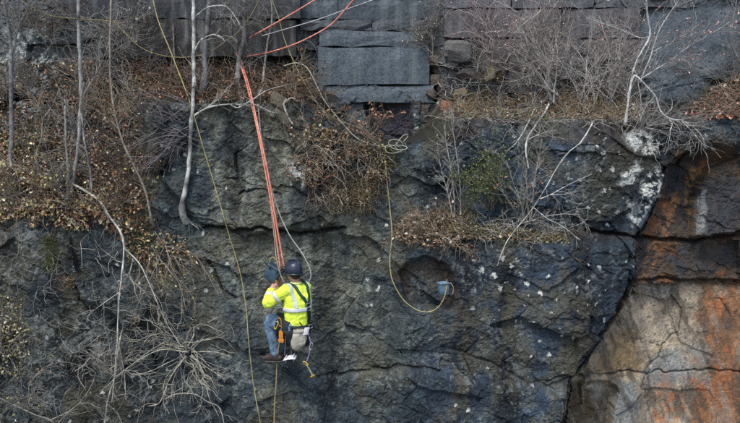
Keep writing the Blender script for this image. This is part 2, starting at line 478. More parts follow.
# rusty bay
E = np.interp(PY, [130, 165, 200, 240, 282, 330, 380, 423, 500], [690, 664, 657, 634, 632, 606, 572, 562, 555])
bay = sstep(-1, 4, wpx * .15 + PX * .85 - E) * sstep(130, 170, wpy)
C = lerp(C, (.085, .062, .042), bay * .8)
up_ = bay * (1 - sstep(276, 286, PY))
C = lerp(C, (.21, .088, .032), up_ * sstep(.46, .66, n2) * .85)
C = lerp(C, (.030, .033, .040), up_ * sstep(.50, .60, fbm(GX * 2.2, GZ * 2.2, 4, ox=301)) * .9)
dk = np.zeros_like(GX)
for poly in ([(700, 182), (760, 172), (760, 230), (697, 232)], [(664, 250), (742, 240), (742, 262), (690, 274), (668, 272)], [(664, 168), (690, 160), (686, 186), (668, 192)]):
    dk = np.maximum(dk, sstep(-5, 6, poly_sd(wpx * .7 + PX * .3, wpy * .7 + PY * .3, poly)))
C = lerp(C, (.036, .042, .052), dk * sstep(.30, .48, n3 * .5 + n2 * .5) * .92)
C = lerp(C, (.24, .15, .055), .9 * sstep(.35, .6, n3) * sstep(-3, 4, poly_sd(wpx * .4 + PX * .6, wpy * .4 + PY * .6, [(690, 166), (704, 170), (694, 205), (690, 232), (684, 228), (684, 200)])))
C = lerp(C, (.25, .125, .055), .8 * sstep(.35, .55, n3) * sstep(-2, 4, 6 - seg_dist(wpx * .3 + PX * .7, wpy * .3 + PY * .7, [(676, 195), (660, 225), (645, 262), (640, 280)])))
C = lerp(C, (.22, .25, .25), .8 * sstep(-2, 3, poly_sd(wpx * .3 + PX * .7, wpy * .3 + PY * .7, [(694, 200), (706, 190), (702, 230), (690, 232)])))
lo = bay * sstep(280, 287, PY)
C = lerp(C, (.41, .36, .275), lo * (1 - sstep(690, 715, wpx)) * (.55 + .45 * sstep(.35, .6, n2)))
C = lerp(C, (.22, .265, .29), lo * .7 * sstep(.48, .60, n1 * .4 + fbm(GX * 1.6, GZ * 1.6, 4, ox=401) * .6) * (1 - sstep(690, 720, PX)))
C = lerp(C, (.24, .175, .085), lo * sstep(-6, 8, poly_sd(wpx, wpy, [(604, 334), (630, 330), (640, 372), (578, 380)])) * .8)
C = lerp(C, (.28, .150, .075), lo * sstep(690, 715, wpx) * (.5 + .5 * sstep(.35, .6, n2)))
C = lerp(C, (.33, .13, .05), lo * sstep(.34, .52, n3) * sstep(-6, 10, poly_sd(wpx, wpy, [(702, 286), (735, 286), (728, 320), (712, 322)])) * .9)
C = lerp(C, (.30, .12, .05), lo * sstep(.28, .5, n3) * sstep(-8, 10, poly_sd(wpx, wpy, [(704, 330), (745, 330), (745, 400), (700, 420), (690, 380)])) * sstep(.42, .58, n2))
C = lerp(C, (.30, .125, .055), lo * sstep(.35, .6, n3) * sstep(-5, 8, poly_sd(wpx, wpy, [(650, 374), (672, 376), (690, 410), (680, 440), (655, 410)])) * .9)
C = lerp(C, (.20, .24, .26), lo * sstep(-3, 5, poly_sd(wpx * .4 + PX * .6, wpy * .4 + PY * .6, [(616, 378), (640, 382), (634, 430), (610, 430)])) * .85)
C = lerp(C, (.055, .050, .045), lo * .75 * sstep(-4, 5, poly_sd(wpx, wpy, [(655, 288), (676, 292), (670, 308), (656, 306)])))
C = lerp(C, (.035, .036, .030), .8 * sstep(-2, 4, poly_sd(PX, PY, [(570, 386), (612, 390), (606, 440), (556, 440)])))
C = lerp(C, (.10, .075, .035), .7 * sstep(-2, 4, poly_sd(wpx * .5 + PX * .5, PY, [(572, 390), (592, 386), (590, 440), (568, 440)])))
n6 = fbm(GX * 6 + GZ * 2.4, GZ * 1.6, 5, .65, ox=811)
C = lerp(C, (.075, .068, .058), bay * sstep(.53, .64, n6) * .7)
C = lerp(C, (.26, .25, .22), lo * sstep(.45, .34, n6) * .5)
C = lerp(C, (.035, .034, .034), bay * sstep(.60, .68, n4 * .5 + n3 * .5) * .7)
lowm = bay[..., None]
C *= 1 - lowm * (1 - (.30 + 1.4 * n3)[..., None]) * .8
C = C * (1 + (1 - bay)[..., None] * np.array([-.05, .02, .04]) + bay[..., None] * np.array([.07, .03, -.02]))
# white lichen
sp1, _, _, _, _, q1 = worley(GX * 9 + (n3 - .5), GZ * 9 + (n2 - .5) * 2, 12)
blob = sstep(.30, .22, sp1 / (.35 + q1))
pat = np.zeros_like(GX)
for poly in ([(622, 134), (648, 132), (654, 152), (646, 158), (626, 142)], [(640, 182), (656, 165), (660, 195), (648, 204), (634, 220)], [(618, 182), (636, 166), (640, 174), (624, 186)],
             [(290, 160), (304, 168), (300, 190), (288, 176)], [(626, 196), (634, 204), (630, 222)]):
    pat = np.maximum(pat, sstep(-4, 3, poly_sd(wpx * .5 + PX * .5, wpy * .5 + PY * .5, poly)))
lich = pat * sstep(.455, .50, n3 * .5 + n4 * .3 + .2 * (1 - sp1))
reg = sstep(-20, 20, poly_sd(PX, PY, [(455, 245), (600, 235), (650, 125), (590, 120), (560, 200), (480, 245), (470, 330), (600, 330), (640, 260)]))
sp2, _, _, _, _, q2 = worley(GX * 6, GZ * 6, 200)
lich = np.maximum(lich, reg * (sp2 + (n4 - .5) * .45 + (n3 - .5) * .2 < .19 * (q2 > .62) * (q2 - .35) * 1.5 * (fbm(GX * 1.4, GZ * 1.4, 3, ox=909) > .5)))
sp3, _, _, _, _, q3 = worley(GX * 3.3 + 4, GZ * 3.3, 210)
lich = np.maximum(lich, (sp3 + (n4 - .5) * .2 < .09 * (q3 > .6) * q3) * (1 - bay) * sstep(90, 110, PY) * sstep(.5, .56, fbm(GX * .8, GZ * .8, 3, ox=71)))
C = lerp(C, (.52, .55, .52), lich * .95)
# grey-green lichen crusts on the left
crust = np.zeros_like(GX)
for poly in ([(5, 25), (45, 30), (55, 60), (40, 90), (38, 125), (5, 90)], [(40, 315), (85, 318), (112, 350), (105, 375), (50, 370), (30, 345)], [(0, 225), (55, 232), (50, 265), (0, 300)], [(20, 360), (60, 375), (50, 420), (5, 420)],
             [(210, 340), (250, 365), (260, 400), (225, 385)]):
    crust = np.maximum(crust, sstep(-12, 8, poly_sd(wpx, wpy, poly)))
C = lerp(C, (.20, .225, .21), crust * sstep(.49, .57, n3 * .6 + n4 * .4) * .7)
C = lerp(C, (.37, .42, .41), sstep(-8, 8, poly_sd(wpx, wpy, [(8, 34), (48, 26), (60, 66), (34, 82), (34, 118), (14, 122)])) * sstep(.51, .56, n3 * .6 + n4 * .4) * .85)
# bedding cracks coloured darker, less so in the bay
C = lerp(C, (.014, .013, .012), crk * (.7 - .3 * bay))
C = np.clip(C, .006, .8)

nz, nx = GX.shape
V = np.stack([GX, GYd, GZ], -1).reshape(-1, 3)
idx = np.arange(nz * nx).reshape(nz, nx)
Fq = np.stack([idx[:-1, :-1], idx[:-1, 1:], idx[1:, 1:], idx[1:, :-1]], -1).reshape(-1, 4)
me = bpy.data.meshes.new("cliff")
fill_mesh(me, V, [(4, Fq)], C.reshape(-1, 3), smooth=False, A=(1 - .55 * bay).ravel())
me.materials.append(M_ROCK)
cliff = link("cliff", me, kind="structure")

# coarse copy of the surface for rooting plants and laying ropes
st = 3
cg = idx[::st, ::st]; cv = V[cg.ravel()]
ci = np.arange(cg.size).reshape(cg.shape)
cq = np.stack([ci[:-1, :-1], ci[:-1, 1:], ci[1:, 1:], ci[1:, :-1]], -1).reshape(-1, 4)
BVH = BVHTree.FromPolygons(cv.tolist(), cq.tolist())

def surf(px, py):
    d = at(px, py, 0.0) - CAM
    h = BVH.ray_cast(Vector(CAM), Vector(d).normalized(), 40)
    return np.array(h[0]) if h[0] is not None else at(px, py, .3)
def surf_y(px, py): return surf(px, py)[1]

def hug(pts, off=.06, K=24, sm=5):
    """path over the rock: pixel points, laid `off` metres in front of the surface"""
    q = smooth_path([p[:2] for p in pts], K)
    Y = np.array([surf_y(*p) for p in q])
    Yp = np.pad(Y, sm, mode='edge')
    Ym = np.array([min(Y[i], Yp[i:i + 2 * sm + 1].mean()) for i in range(K)])
    Yp = np.pad(Ym, 2, mode='edge'); Ym = np.array([Yp[i:i + 5].mean() for i in range(K)])
    o = np.linspace(off[0], off[1], K) if isinstance(off, tuple) else np.full(K, off)
    return np.array([at(q[i, 0], q[i, 1], Ym[i] - o[i]) for i in range(K)])

def plane(pts, Y, K=20, clear=.045):
    """path through the air: pixel points at depth Y, or (px, py, Y) each, kept clear of the rock"""
    P = smooth_path([at(p[0], p[1], p[2] if len(p) > 2 else Y) for p in pts], K)
    qx, qy = proj(P[:, 0], P[:, 1], P[:, 2])
    y = np.array([min(P[i, 1], surf_y(qx[i], qy[i]) - clear) for i in range(K)])
    w = max(1, K // 14); yp = np.pad(y, w, mode='edge'); y = np.array([yp[i:i + 2 * w + 1].min() for i in range(K)])
    for _ in range(2): yp = np.pad(y, w, mode='edge'); y = np.array([yp[i:i + 2 * w + 1].mean() for i in range(K)])
    return np.array([at(qx[i], qy[i], min(y[i], P[i, 1])) for i in range(K)])

# ------------------------------------------------------------------ quarry floor below the face
mb = MB(); s = 1500
mb.add([[-s, -s, -5.6], [s, -s, -5.6], [s, 30, -5.6], [-s, 30, -5.6]], [[0, 1, 2, 3]], (.09, .085, .075))
mb.build("ground", mat("quarry_floor", attr=True, nscale=2, rough=.9), kind="structure")

# ------------------------------------------------------------------ sawn slabs of the old quarry wall
M_SLAB = rock_mat("sawn_stone")
_t = M_SLAB.node_tree; _tc = _t.nodes.new("ShaderNodeTexCoord"); _mp = _t.nodes.new("ShaderNodeMapping"); _mp.inputs["Scale"].default_value = (5, 1, .7)
_n = _t.nodes.new("ShaderNodeTexNoise"); _n.inputs["Scale"].default_value = 1.6; _n.inputs["Detail"].default_value = 6
_r = _t.nodes.new("ShaderNodeMapRange"); _m = _t.nodes.new("ShaderNodeMix"); _m.data_type = 'RGBA'
_t.links.new(_tc.outputs["Object"], _mp.inputs[0]); _t.links.new(_mp.outputs[0], _n.inputs["Vector"]); _t.links.new(_n.outputs["Fac"], _r.inputs[0])
_r.inputs[1].default_value = .52; _r.inputs[2].default_value = .72; _r.inputs[4].default_value = .75
_b = _t.nodes["Principled BSDF"]; _src = _b.inputs["Base Color"].links[0].from_socket
_t.links.new(_r.outputs[0], _m.inputs[0]); _t.links.new(_src, _m.inputs[6]); _m.inputs[7].default_value = (.17, .20, .21, 1); _t.links.new(_m.outputs[2], _b.inputs["Base Color"])
def slab_mesh(x0, x1, y0, y1, z0, z1, col, seed):
    """block with a chipped, slightly uneven front (7 x 4 cells) and worn edges"""
    r = np.random.default_rng(seed); nx_, nz_ = 8, 4
    u = np.linspace(0, 1, nx_); v = np.linspace(0, 1, nz_)
    U, W = np.meshgrid(u, v)
    edge = ((U == 0) | (U == 1) | (W == 0) | (W == 1))
    X = x0 + (x1 - x0) * U + np.where((U == 0) | (U == 1), 0, r.normal(size=U.shape) * .01)
    Z = z0 + (z1 - z0) * W + np.where((W == 0) | (W == 1), r.normal(size=U.shape) * .012, 0)
    Y = y0 + np.where(edge, .008 + .03 * r.random(U.shape) ** 5, 0) + r.normal(size=U.shape) * .005
    front = np.stack([X, Y, Z], -1).reshape(-1, 3)
    i = np.arange(nx_ * nz_).reshape(nz_, nx_)
    F = np.stack([i[:-1, :-1], i[:-1, 1:], i[1:, 1:], i[1:, :-1]], -1).reshape(-1, 4).tolist()
    loop = list(i[0]) + list(i[1:, -1]) + list(i[-1, -2::-1]) + list(i[-2:0:-1, 0])
    back = front[loop].copy(); back[:, 1] = y1
    n = len(front); L = len(loop)
    for k in range(L):
        F.append([loop[k], n + k, n + (k + 1) % L, loop[(k + 1) % L]])
    return np.vstack([front, back]), F
def add_slab(px0, px1, py0, py1, Y, tone, seed, gap=.005):
    a_, b_ = at(px0, py1, Y), at(px1, py0, Y)
    V_, F_ = slab_mesh(a_[0] + gap, b_[0] - gap, Y, Y + .5, a_[2] + gap, b_[2] - gap, tone, seed)
    m_ = MB(); m_.add(V_, F_, np.array(tone))
    return m_.build("stone_slab", M_SLAB, cliff, smooth=False)
rows = [  # py0, py1, depth, joints in px, tone
    (-34, -2, 1.47, [296, 352, 438], (0.119, 0.140, 0.158)), (-2, 19, 1.475, [296, 338, 438], (0.116, 0.137, 0.150)), (19, 31, 1.48, [300, 372, 440], (0.123, 0.130, 0.137)),
    (31, 47, 1.46, [319, 434], (0.140, 0.165, 0.185)), (47, 84.5, 1.45, [318, 430], (0.147, 0.182, 0.203)),
    (85.5, 103, 1.46, [321, 434], (0.161, 0.189, 0.206)), (104, 121, 1.52, [322, 363], (0.108, 0.123, 0.133)), (104, 118, 1.53, [413, 442], (0.105, 0.105, 0.108))]
sd_ = 1
for py0, py1, Y, js, tone in rows:
    for j0, j1 in zip(js[:-1], js[1:]):
        sd_ += 1
        k = .62 + .2 * random.random()
        add_slab(j0, j1, py0, py1, Y + random.uniform(-.012, .012), (tone[0] * k * .92, tone[1] * k, tone[2] * k * 1.08), sd_)
for py0, py1, Y, js, tone in [(-34, 8, 1.14, [444, 512, 596, 690, 780], (.115, .122, .135)), (8.4, 38, 1.145, [444, 486, 562, 641], (.108, .102, .105)), (38.3, 71, 1.135, [482, 556, 640], (.118, .108, .106)), (71.6, 94, 1.14, [508, 590, 639], (.115, .108, .106)), (-30, 19, 1.26, [60, 122, 190, 246, 300], (.044, .048, .052)), (19.4, 57, 1.265, [96, 168, 232, 296], (.040, .038, .036))]:
    for j0, j1 in zip(js[:-1], js[1:]):
        sd_ += 1; k = .85 + .3 * random.random()
        add_slab(j0, j1, py0, py1, Y + random.uniform(-.02, .02), tuple(c * k for c in tone), sd_)

# ================================================================== PLANTS
WHITE = (.44, .45, .42); PALE = (.32, .315, .285); GREY = (.20, .195, .18); TAN = (.23, .185, .13); BROWN = (.085, .06, .042); MAUVE = (.17, .15, .16)
L_BROWN = [(.15, .08, .042), (.21, .115, .06), (.10, .055, .032), (.26, .16, .085), (.19, .09, .06)]
L_RUST = [(.26, .13, .08), (.19, .095, .06), (.32, .19, .12), (.15, .08, .055)]
L_YEL = [(.33, .29, .12), (.42, .37, .18), (.25, .23, .10), (.50, .46, .32), (.18, .18, .07)]
L_PALE = [(.40, .35, .27), (.30, .25, .17), (.46, .43, .36), (.22, .17, .11)]
L_PINK = [(.40, .20, .18), (.46, .30, .27), (.30, .13, .12), (.50, .40, .36)]
L_GREEN = [(.11, .15, .055), (.15, .18, .075), (.08, .11, .045), (.20, .21, .11)]

def bark_cols(K, sides, col, var=.25, dark=.0):
    c = np.tile(np.asarray(col, float), (K * sides, 1))
    r = np.repeat(1 + var * RNG.normal(size=K), sides)[:, None]
    d = np.repeat((RNG.random(K) < dark), sides)[:, None]
    return np.clip(c * np.clip(r, .4, 1.6) * np.where(d, .35, 1), .01, .8)

def branch_obj(name, path, r0, r1, col, parent, sides=6, dark=0.0, var=.22):
    K = len(path); b_ = MB()
    rad = np.linspace(r0, r1, K) * (1 + .10 * RNG.normal(size=K))
    if name == 'trunk': rad[:6] *= (1.9, 1.8, 1.65, 1.35, 1.15, 1.06)
    P = path + RNG.normal(size=path.shape) * r0 * .12
    V_, F_ = tubes(P[None], rad[None], sides)
    b_.add(V_, F_, bark_cols(K, sides, col, var, dark))
    return b_.build(name, M_BARK, parent)

def twig_levels(P, r, levels, col, mb, leaves=None):
    """side shoots in levels [(count, length, K, angle, wander, grav, radius)], leaves = (count, size, palette)"""
    allP = [(P, r)]
    cur, rc = P, r
    for n, ln, K, ang, wan, gr, rad in levels:
        p, d, pr = spawn(cur, rc, n, .2, 1.0, ang)
        Q = grow(p, d, ln * (.45 + .9 * RNG.random(n)), K, wan, gr)
        rr = taper(np.minimum(pr * .75, rad), rad * .45, n, K)
        V_, F_ = tubes(Q, rr, 3)
        c = np.repeat(np.asarray(col) * (.65 + .7 * RNG.random((n, 1))), K * 3, axis=0)
        mb.add(V_, F_, c)
        cur, rc = Q, rr
    if leaves:
        lb, n, size, pal = leaves
        p, _, _ = spawn(cur, rc, n, .2, 1, .5)
        leaf_quads(p + RNG.normal(size=p.shape) * .01, size, pal, lb)

def plant(name, label, cat, stems, levels, col, tcol=None, group=None, leaves=None, main="stem", dark=0.0, sides=6):
    """stems: [(path, r0, r1)], the first one the main stem; its foot is the thing's base"""
    t = thing(name, label, cat, stems[0][0][0], group)
    if main == 'trunk':      # the foot goes on into the ground
        p, r0, r1 = stems[0]; stems = [(np.vstack([p[0] + [0, .30, -.16], p[0] + [0, .12, -.07], p]), r0, r1)] + list(stems[1:])
    for i, (p, r0, r1) in enumerate(stems):
        branch_obj(main if i == 0 else ("branch" if main == "trunk" else "stem"), p, r0, r1, col, t, sides, dark)
    P = np.stack([smooth_path(p[::max(1, len(p) // 8)], 14) for p, _, _ in stems])
    r = np.stack([np.linspace(a, b_, 14) for _, a, b_ in stems])
    if levels:
        tw = MB(); lb = MB() if leaves else None
        twig_levels(P, r, levels, tcol or col, tw, (lb,) + tuple(leaves) if leaves else None)
        tw.build("twigs", M_TWIG, t, kind="stuff")
        if leaves: lb.build("leaves", M_LEAF, t, smooth=False, kind="stuff")
    return t

def fan(px, py, n, ln, ang0, ang1, off=.03, out=.35, wander=.2, grav=0.0, K=14, r0=.008, r1=.003, spread=5):
    """n stems leaving one foot on the rock, ang in degrees (0 = to the right, 90 = up)"""
    out_ = []
    sx_ = spread
    for i in range(n):
        b_ = surf(px + random.uniform(-spread, spread), py + random.uniform(-spread, spread) * .5) - np.array([0, off, 0])
        a_ = R(random.uniform(ang0, ang1))
        d = np.array([[math.cos(a_), -out * random.uniform(-.1, 1.2), math.sin(a_)]])
        P = grow(b_[None], d + RNG.normal(size=(1, 3)) * .12, np.array([ln * random.choice((.45, .7, .9, 1.1, 1.3)) * random.uniform(.85, 1.1)]), K, wander, grav)[0]
        k = random.choice((.55, .8, 1.0, 1.35))
        out_.append((P, r0 * k, r1 * k))
    return out_

def rp(poly, n):
    """n random pixels inside an outline"""
    q = np.array(poly, float); lo, hi = q.min(0), q.max(0); res = []
    while sum(len(x) for x in res) < n:
        p = lo + (hi - lo) * RNG.random((n * 3, 2))
        res.append(p[poly_sd(p[:, 0], p[:, 1], poly) > 0])
    return np.vstack(res)[:n]

# ---- leaf litter and brush nobody could count
lit = MB(); ivy = MB()
def scatter(mb, poly, n, size, pal, off=.015, thr=None):
    p = rp(poly, n)
    if thr is not None:
        m = fbm(p[:, 0] / 14, p[:, 1] / 14, 3, ox=thr[1]) > thr[0]; p = p[m]
    P = np.array([surf(a_, b_) for a_, b_ in p])
    P[:, 1] -= off * (.2 + 1.6 * RNG.random(len(P)))
    leaf_quads(P, size, pal, mb)
SL = [(0, 62), (150, 60), (152, 100), (140, 150), (150, 228), (60, 222), (0, 218)]
scatter(lit, SL, 2300, .044, L_BROWN, .05, (.46, 3))
scatter(lit, [(0, 130), (60, 135), (70, 200), (130, 210), (140, 230), (0, 222)], 5200, .048, L_YEL + L_BROWN + L_PALE + L_RUST[:2], .13, (.45, 9))
scatter(lit, SL, 3400, .044, L_YEL + L_BROWN + L_BROWN + L_RUST, .12, (.46, 59))
scatter(lit, [(60, 90), (140, 110), (150, 200), (120, 225), (70, 200)], 2600, .045, L_RUST + L_PALE, .11, (.47, 19))
scatter(lit, [(0, 60), (60, 60), (60, 140), (0, 140)], 900, .036, L_PALE + [(.30, .36, .36)], .05, (.48, 29))
scatter(lit, [(120, 62), (240, 60), (310, 75), (312, 100), (250, 100), (150, 98)], 2600, .05, L_BROWN + L_RUST[:2], .05)
scatter(lit, [(305, 124), (385, 134), (388, 170), (370, 200), (335, 205), (305, 185)], 2300, .042, L_BROWN + L_PALE[:2] + L_YEL[:3], .05, (.45, 49))
scatter(lit, [(400, 215), (470, 212), (470, 240), (430, 248), (398, 240)], 650, .045, L_BROWN + L_PALE, .08)
scatter(lit, [(470, 222), (560, 230), (570, 242), (470, 238)], 300, .04, L_BROWN + L_YEL, .06)
scatter(lit, [(440, 104), (560, 88), (640, 98), (640, 118), (560, 118), (440, 118)], 2000, .045, L_BROWN + L_PALE, .05)
scatter(lit, [(684, 112), (716, 88), (745, 72), (745, 118), (690, 118)], 1500, .045, L_BROWN + L_PINK[:2], .04)
scatter(lit, [(700, 100), (745, 80), (745, 70), (700, 96)], 200, .05, L_PALE, .04)
scatter(lit, [(0, 292), (24, 300), (30, 350), (20, 378), (0, 370)], 420, .042, L_YEL + L_PALE, .06)
scatter(lit, [(120, 225), (190, 235), (170, 270), (130, 262)], 500, .04, L_BROWN + L_YEL, .05)
scatter(lit, [(60, 200), (150, 205), (200, 260), (160, 280), (120, 235)], 900, .042, L_YEL + L_RUST, .09, (.48, 39))
lit.build("leaf_litter", M_LEAF, smooth=False, kind="stuff", label="dry brown and yellow fallen leaves caught on the ledges and slope", category="fallen leaves")

br = MB()
def brush(poly, n, ln, col, K=7, wan=.4, grav=.04, rad=.0045, up=.6, off=.04, dirx=0.0):
    p = rp(poly, n); P = np.array([surf(a_, b_) for a_, b_ in p]); P[:, 1] -= off
    d = RNG.normal(size=(n, 3)) * [1, .45, .8] + [dirx, -.35, up]
    Q = grow(P, d, ln * (.4 + 1.1 * RNG.random(n)), K, wan, grav)
    V_, F_ = tubes(Q, taper(rad * (.6 + .8 * RNG.random((n, 1))), rad * .4, n, K), 3)
    br.add(V_, F_, np.repeat(np.asarray(col) * (.5 + 1.0 * RNG.random((n, 1))), K * 3, axis=0))
SLB = [(60, 62), (150, 60), (152, 100), (140, 150), (150, 228), (60, 222), (0, 218), (0, 130), (50, 130)]
brush(SLB, 330, .38, TAN); brush(SLB, 110, .5, GREY); brush(SLB, 420, .35, (.13, .085, .055)); brush(SLB, 230, .6, PALE, wan=.3, rad=.005)
brush([(60, 20), (150, 20), (150, 70), (60, 70)], 150, .5, GREY, up=.9); brush([(90, 15), (150, 20), (150, 70), (90, 70)], 160, .5, PALE, up=.9)
brush([(150, 58), (312, 68), (312, 102), (150, 100)], 420, .32, TAN, up=.3); brush([(150, 55), (312, 62), (312, 102), (150, 100)], 420, .4, BROWN, up=.3, rad=.006)
brush([(150, 25), (300, 25), (310, 75), (150, 70)], 260, .4, GREY, up=.6)
brush([(303, 126), (388, 138), (392, 185), (370, 212), (310, 205)], 260, .28, TAN, grav=.14, up=.1); brush([(303, 140), (388, 142), (380, 205), (306, 215)], 160, .3, BROWN, grav=.3, up=-.1, rad=.006); brush([(303, 140), (388, 142), (380, 195), (306, 195)], 150, .36, PALE, grav=.2, up=-.1, wan=.3)
brush([(400, 214), (470, 212), (470, 238), (400, 240)], 180, .28, TAN, up=.2, grav=.1); brush([(470, 214), (572, 226), (560, 242), (470, 238)], 170, .35, PALE, up=.2, grav=.12)
brush([(440, 98), (640, 96), (640, 120), (440, 118)], 380, .3, TAN, up=.4); brush([(440, 60), (640, 70), (640, 116), (440, 114)], 300, .4, PALE, up=.6, wan=.35, rad=.005)
brush([(684, 112), (716, 88), (745, 72), (745, 118)], 320, .3, TAN, up=.3); brush([(640, 105), (700, 110), (700, 150), (640, 150)], 90, .35, PALE, up=0, grav=.1)
brush([(138, 98), (192, 98), (192, 150), (138, 165)], 70, .5, MAUVE, up=-.1, wan=.12, dirx=-.8)
brush([(90, 230), (190, 232), (230, 330), (190, 400), (90, 410)], 120, .42, PALE, up=.2, wan=.3); brush([(0, 300), (100, 330), (110, 423), (0, 423)], 150, .4, GREY, up=.1, wan=.35)
brush([(0, 230), (60, 230), (60, 300), (0, 300)], 110, .3, GREY, up=.1)
brush([(440, 112), (640, 114), (640, 126), (440, 122)], 260, .3, PALE, up=-.3, grav=.15, wan=.35); brush([(440, 112), (640, 114), (640, 124), (440, 120)], 200, .25, TAN, up=-.4, grav=.2)
br.build("undergrowth", M_TWIG, kind="stuff", label="tangle of fine dead twigs and bramble stems on the ledges", category="undergrowth")

gr = MB()
def grass(poly, n, ln, pal, grav=.25):
    p = rp(poly, n); P = np.array([surf(a_, b_) for a_, b_ in p]); P[:, 1] -= .02
    d = RNG.normal(size=(n, 3)) * [.5, .3, .3] + [0, -.4, .9]
    Q = grow(P, d, ln * (.5 + RNG.random(n)), 5, .12, grav)
    V_, F_ = tubes(Q, taper(.0035, .001, n, 5), 3)
    c = np.asarray(pal)[RNG.integers(0, len(pal), n)] * (.7 + .6 * RNG.random((n, 1)))
    gr.add(V_, F_, np.repeat(c, 15, axis=0))
STRAW = [(.34, .28, .16), (.26, .20, .11), (.40, .35, .22), (.20, .15, .09)]
MOSS = [(.10, .12, .04), (.16, .17, .06), (.07, .09, .03)]
grass([(565, 92), (625, 88), (630, 116), (560, 116)], 420, .2, STRAW); grass([(465, 96), (492, 92), (492, 114), (450, 116)], 300, .2, STRAW)
grass([(480, 64), (505, 64), (505, 84), (478, 84)], 260, .2, STRAW); grass([(146, 22), (166, 22), (168, 48), (148, 48)], 220, .2, STRAW)
grass([(415, 212), (470, 210), (470, 236), (410, 240)], 180, .2, STRAW); grass([(470, 228), (570, 235), (570, 244), (470, 241)], 260, .13, STRAW + MOSS)
grass([(446, 214), (480, 214), (480, 238), (440, 240)], 150, .12, MOSS); grass([(330, 180), (380, 190), (370, 215), (330, 215)], 300, .2, STRAW)
grass([(44, 236), (58, 240), (56, 276), (46, 270)], 220, .12, MOSS); grass([(62, 278), (74, 278), (74, 292), (64, 292)], 60, .12, STRAW + L_RUST)
grass([(380, 150), (396, 150), (392, 180), (380, 180)], 120, .16, MOSS)
grass([(560, 108), (632, 110), (632, 122), (560, 120)], 160, .2, STRAW, grav=.5); grass([(446, 110), (560, 112), (560, 120), (446, 120)], 200, .16, STRAW + MOSS, grav=.5)
scatter(lit, [(440, 104), (640, 104), (640, 122), (440, 122)], 10, .04, L_PALE)
gr.build("dry_grass", M_TWIG, kind="stuff", label="straw coloured grass and moss tufts along the ledges", category="grass")

# ---- the saplings and trees one can tell apart
def Ytree(px, py, off=.12): return surf_y(px, py) - off
Y = Ytree(183, 216, .05)
def pl(pts, Y, K=20): return plane(pts, Y, K)
tr = [(183, 216), (182, 205), (187, 180), (190, 150), (192, 115), (193, 100), (194, 60), (194, 30), (192, -20)]
plant("birch_sapling", "tall slim white barked sapling standing on the bare face beside the yellow hose", "tree",
      [(pl(tr, Y, 30), .031, .021), (pl([(192, 117), (207, 108), (230, 104), (245, 104), (268, 90), (292, 84)], Y - .05), .014, .004), (pl([(207, 108), (216, 101), (221, 98)], Y - .06), .009, .004),
       (pl([(230, 104), (237, 108), (246, 105), (258, 112)], Y - .06), .008, .003), (pl([(194, 18), (205, 9), (216, 6), (228, 8), (240, 24)], Y + .05), .012, .004), (pl([(194, 52), (200, 41), (212, 35), (221, 37), (225, 42)], Y), .012, .005),
       (hug([(183, 213), (190, 222), (199, 229)], .03), .014, .006), (pl([(250, 102), (262, 108), (275, 113)], Y - .06), .007, .003)],
      [(60, .25, 6, .7, .2, 0, .004), (90, .12, 4, .6, .25, 0, .003)], WHITE, (.36, .36, .33), main="trunk", dark=.22, sides=8)
Y = Ytree(68, 196, .1)
plant("pale_sapling", "pale thin trunk rising past the top edge from the dark root clump on the slope", "tree",
      [(pl([(68, 205), (72, 185), (78, 150), (80, 120), (81, 85), (79, 40), (78, -20)], Y, 26), .026, .024), (pl([(92, 200), (91, 175), (86, 150), (83, 130), (81, 100), (84, 82)], Y - .1), .018, .010), (pl([(78, 150), (70, 120), (64, 98)], Y + .05), .012, .005),
       (pl([(80, 100), (98, 70), (110, 40)], Y), .008, .003)],
      [(90, .4, 7, .7, .2, -.03, .005), (180, .2, 5, .6, .25, 0, .003)], (.28, .29, .28), GREY, main="trunk", dark=.15, sides=8)
Y = Ytree(10, 160, .12)
plant("grey_sapling", "leaning grey trunk near the blue green lichen, forked at its top", "tree",
      [(pl([(9, 175), (12, 140), (11, 100), (11, 50), (8, 22), (1, -12)], Y, 24), .036, .022), (pl([(11, 60), (18, 30), (28, 8), (30, -10)], Y), .014, .008), (pl([(12, 36), (26, 20), (44, 2)], Y), .010, .004)],
      [(80, .4, 7, .7, .22, -.02, .005), (160, .2, 5, .6, .25, 0, .003)], (.15, .155, .155), GREY, main="trunk", dark=.15, sides=8)
Y = Ytree(206, 80, .1)
plant("mottled_tree", "mottled grey trunk just right of the white sapling, cut off above", "tree",
      [(pl([(203, 92), (205, 70), (206, 45), (208, 20), (211, -15)], Y, 20), .040, .034), (pl([(207, 30), (222, 12), (240, -8)], Y), .012, .006)],
      [(60, .35, 6, .8, .2, 0, .004), (100, .18, 5, .6, .25, 0, .003)], (.12, .125, .125), GREY, main="trunk", dark=.25, sides=8)
Y = Ytree(240, 78, .08)
plant("rope_anchor_tree", "grey trunk at the ledge where the orange ropes are gathered", "tree",
      [(pl([(237, 82), (239, 60), (243, 42), (245, 22), (244, -15)], Y, 20), .036, .030), (pl([(244, 28), (258, 18), (268, 2)], Y), .014, .007), (pl([(240, 58), (231, 40), (233, 22)], Y), .010, .005)],
      [(70, .35, 6, .8, .25, 0, .004), (160, .2, 5, .6, .25, 0, .003)], (.13, .13, .125), GREY, main="trunk", dark=.2, sides=8)
Y = Ytree(265, 75, .1)
plant("thin_sapling", "thin crooked grey sapling between the anchor trunk and the smooth slabs", "tree",
      [(pl([(263, 84), (265, 62), (268, 40), (272, 18), (270, -12)], Y), .018, .012), (pl([(268, 36), (258, 22), (252, 14)], Y), .008, .004), (pl([(266, 55), (256, 60), (244, 72)], Y), .008, .003)],
      [(80, .3, 6, .8, .3, 0, .004), (200, .18, 5, .6, .3, 0, .003)], (.26, .26, .24), GREY, main="trunk")
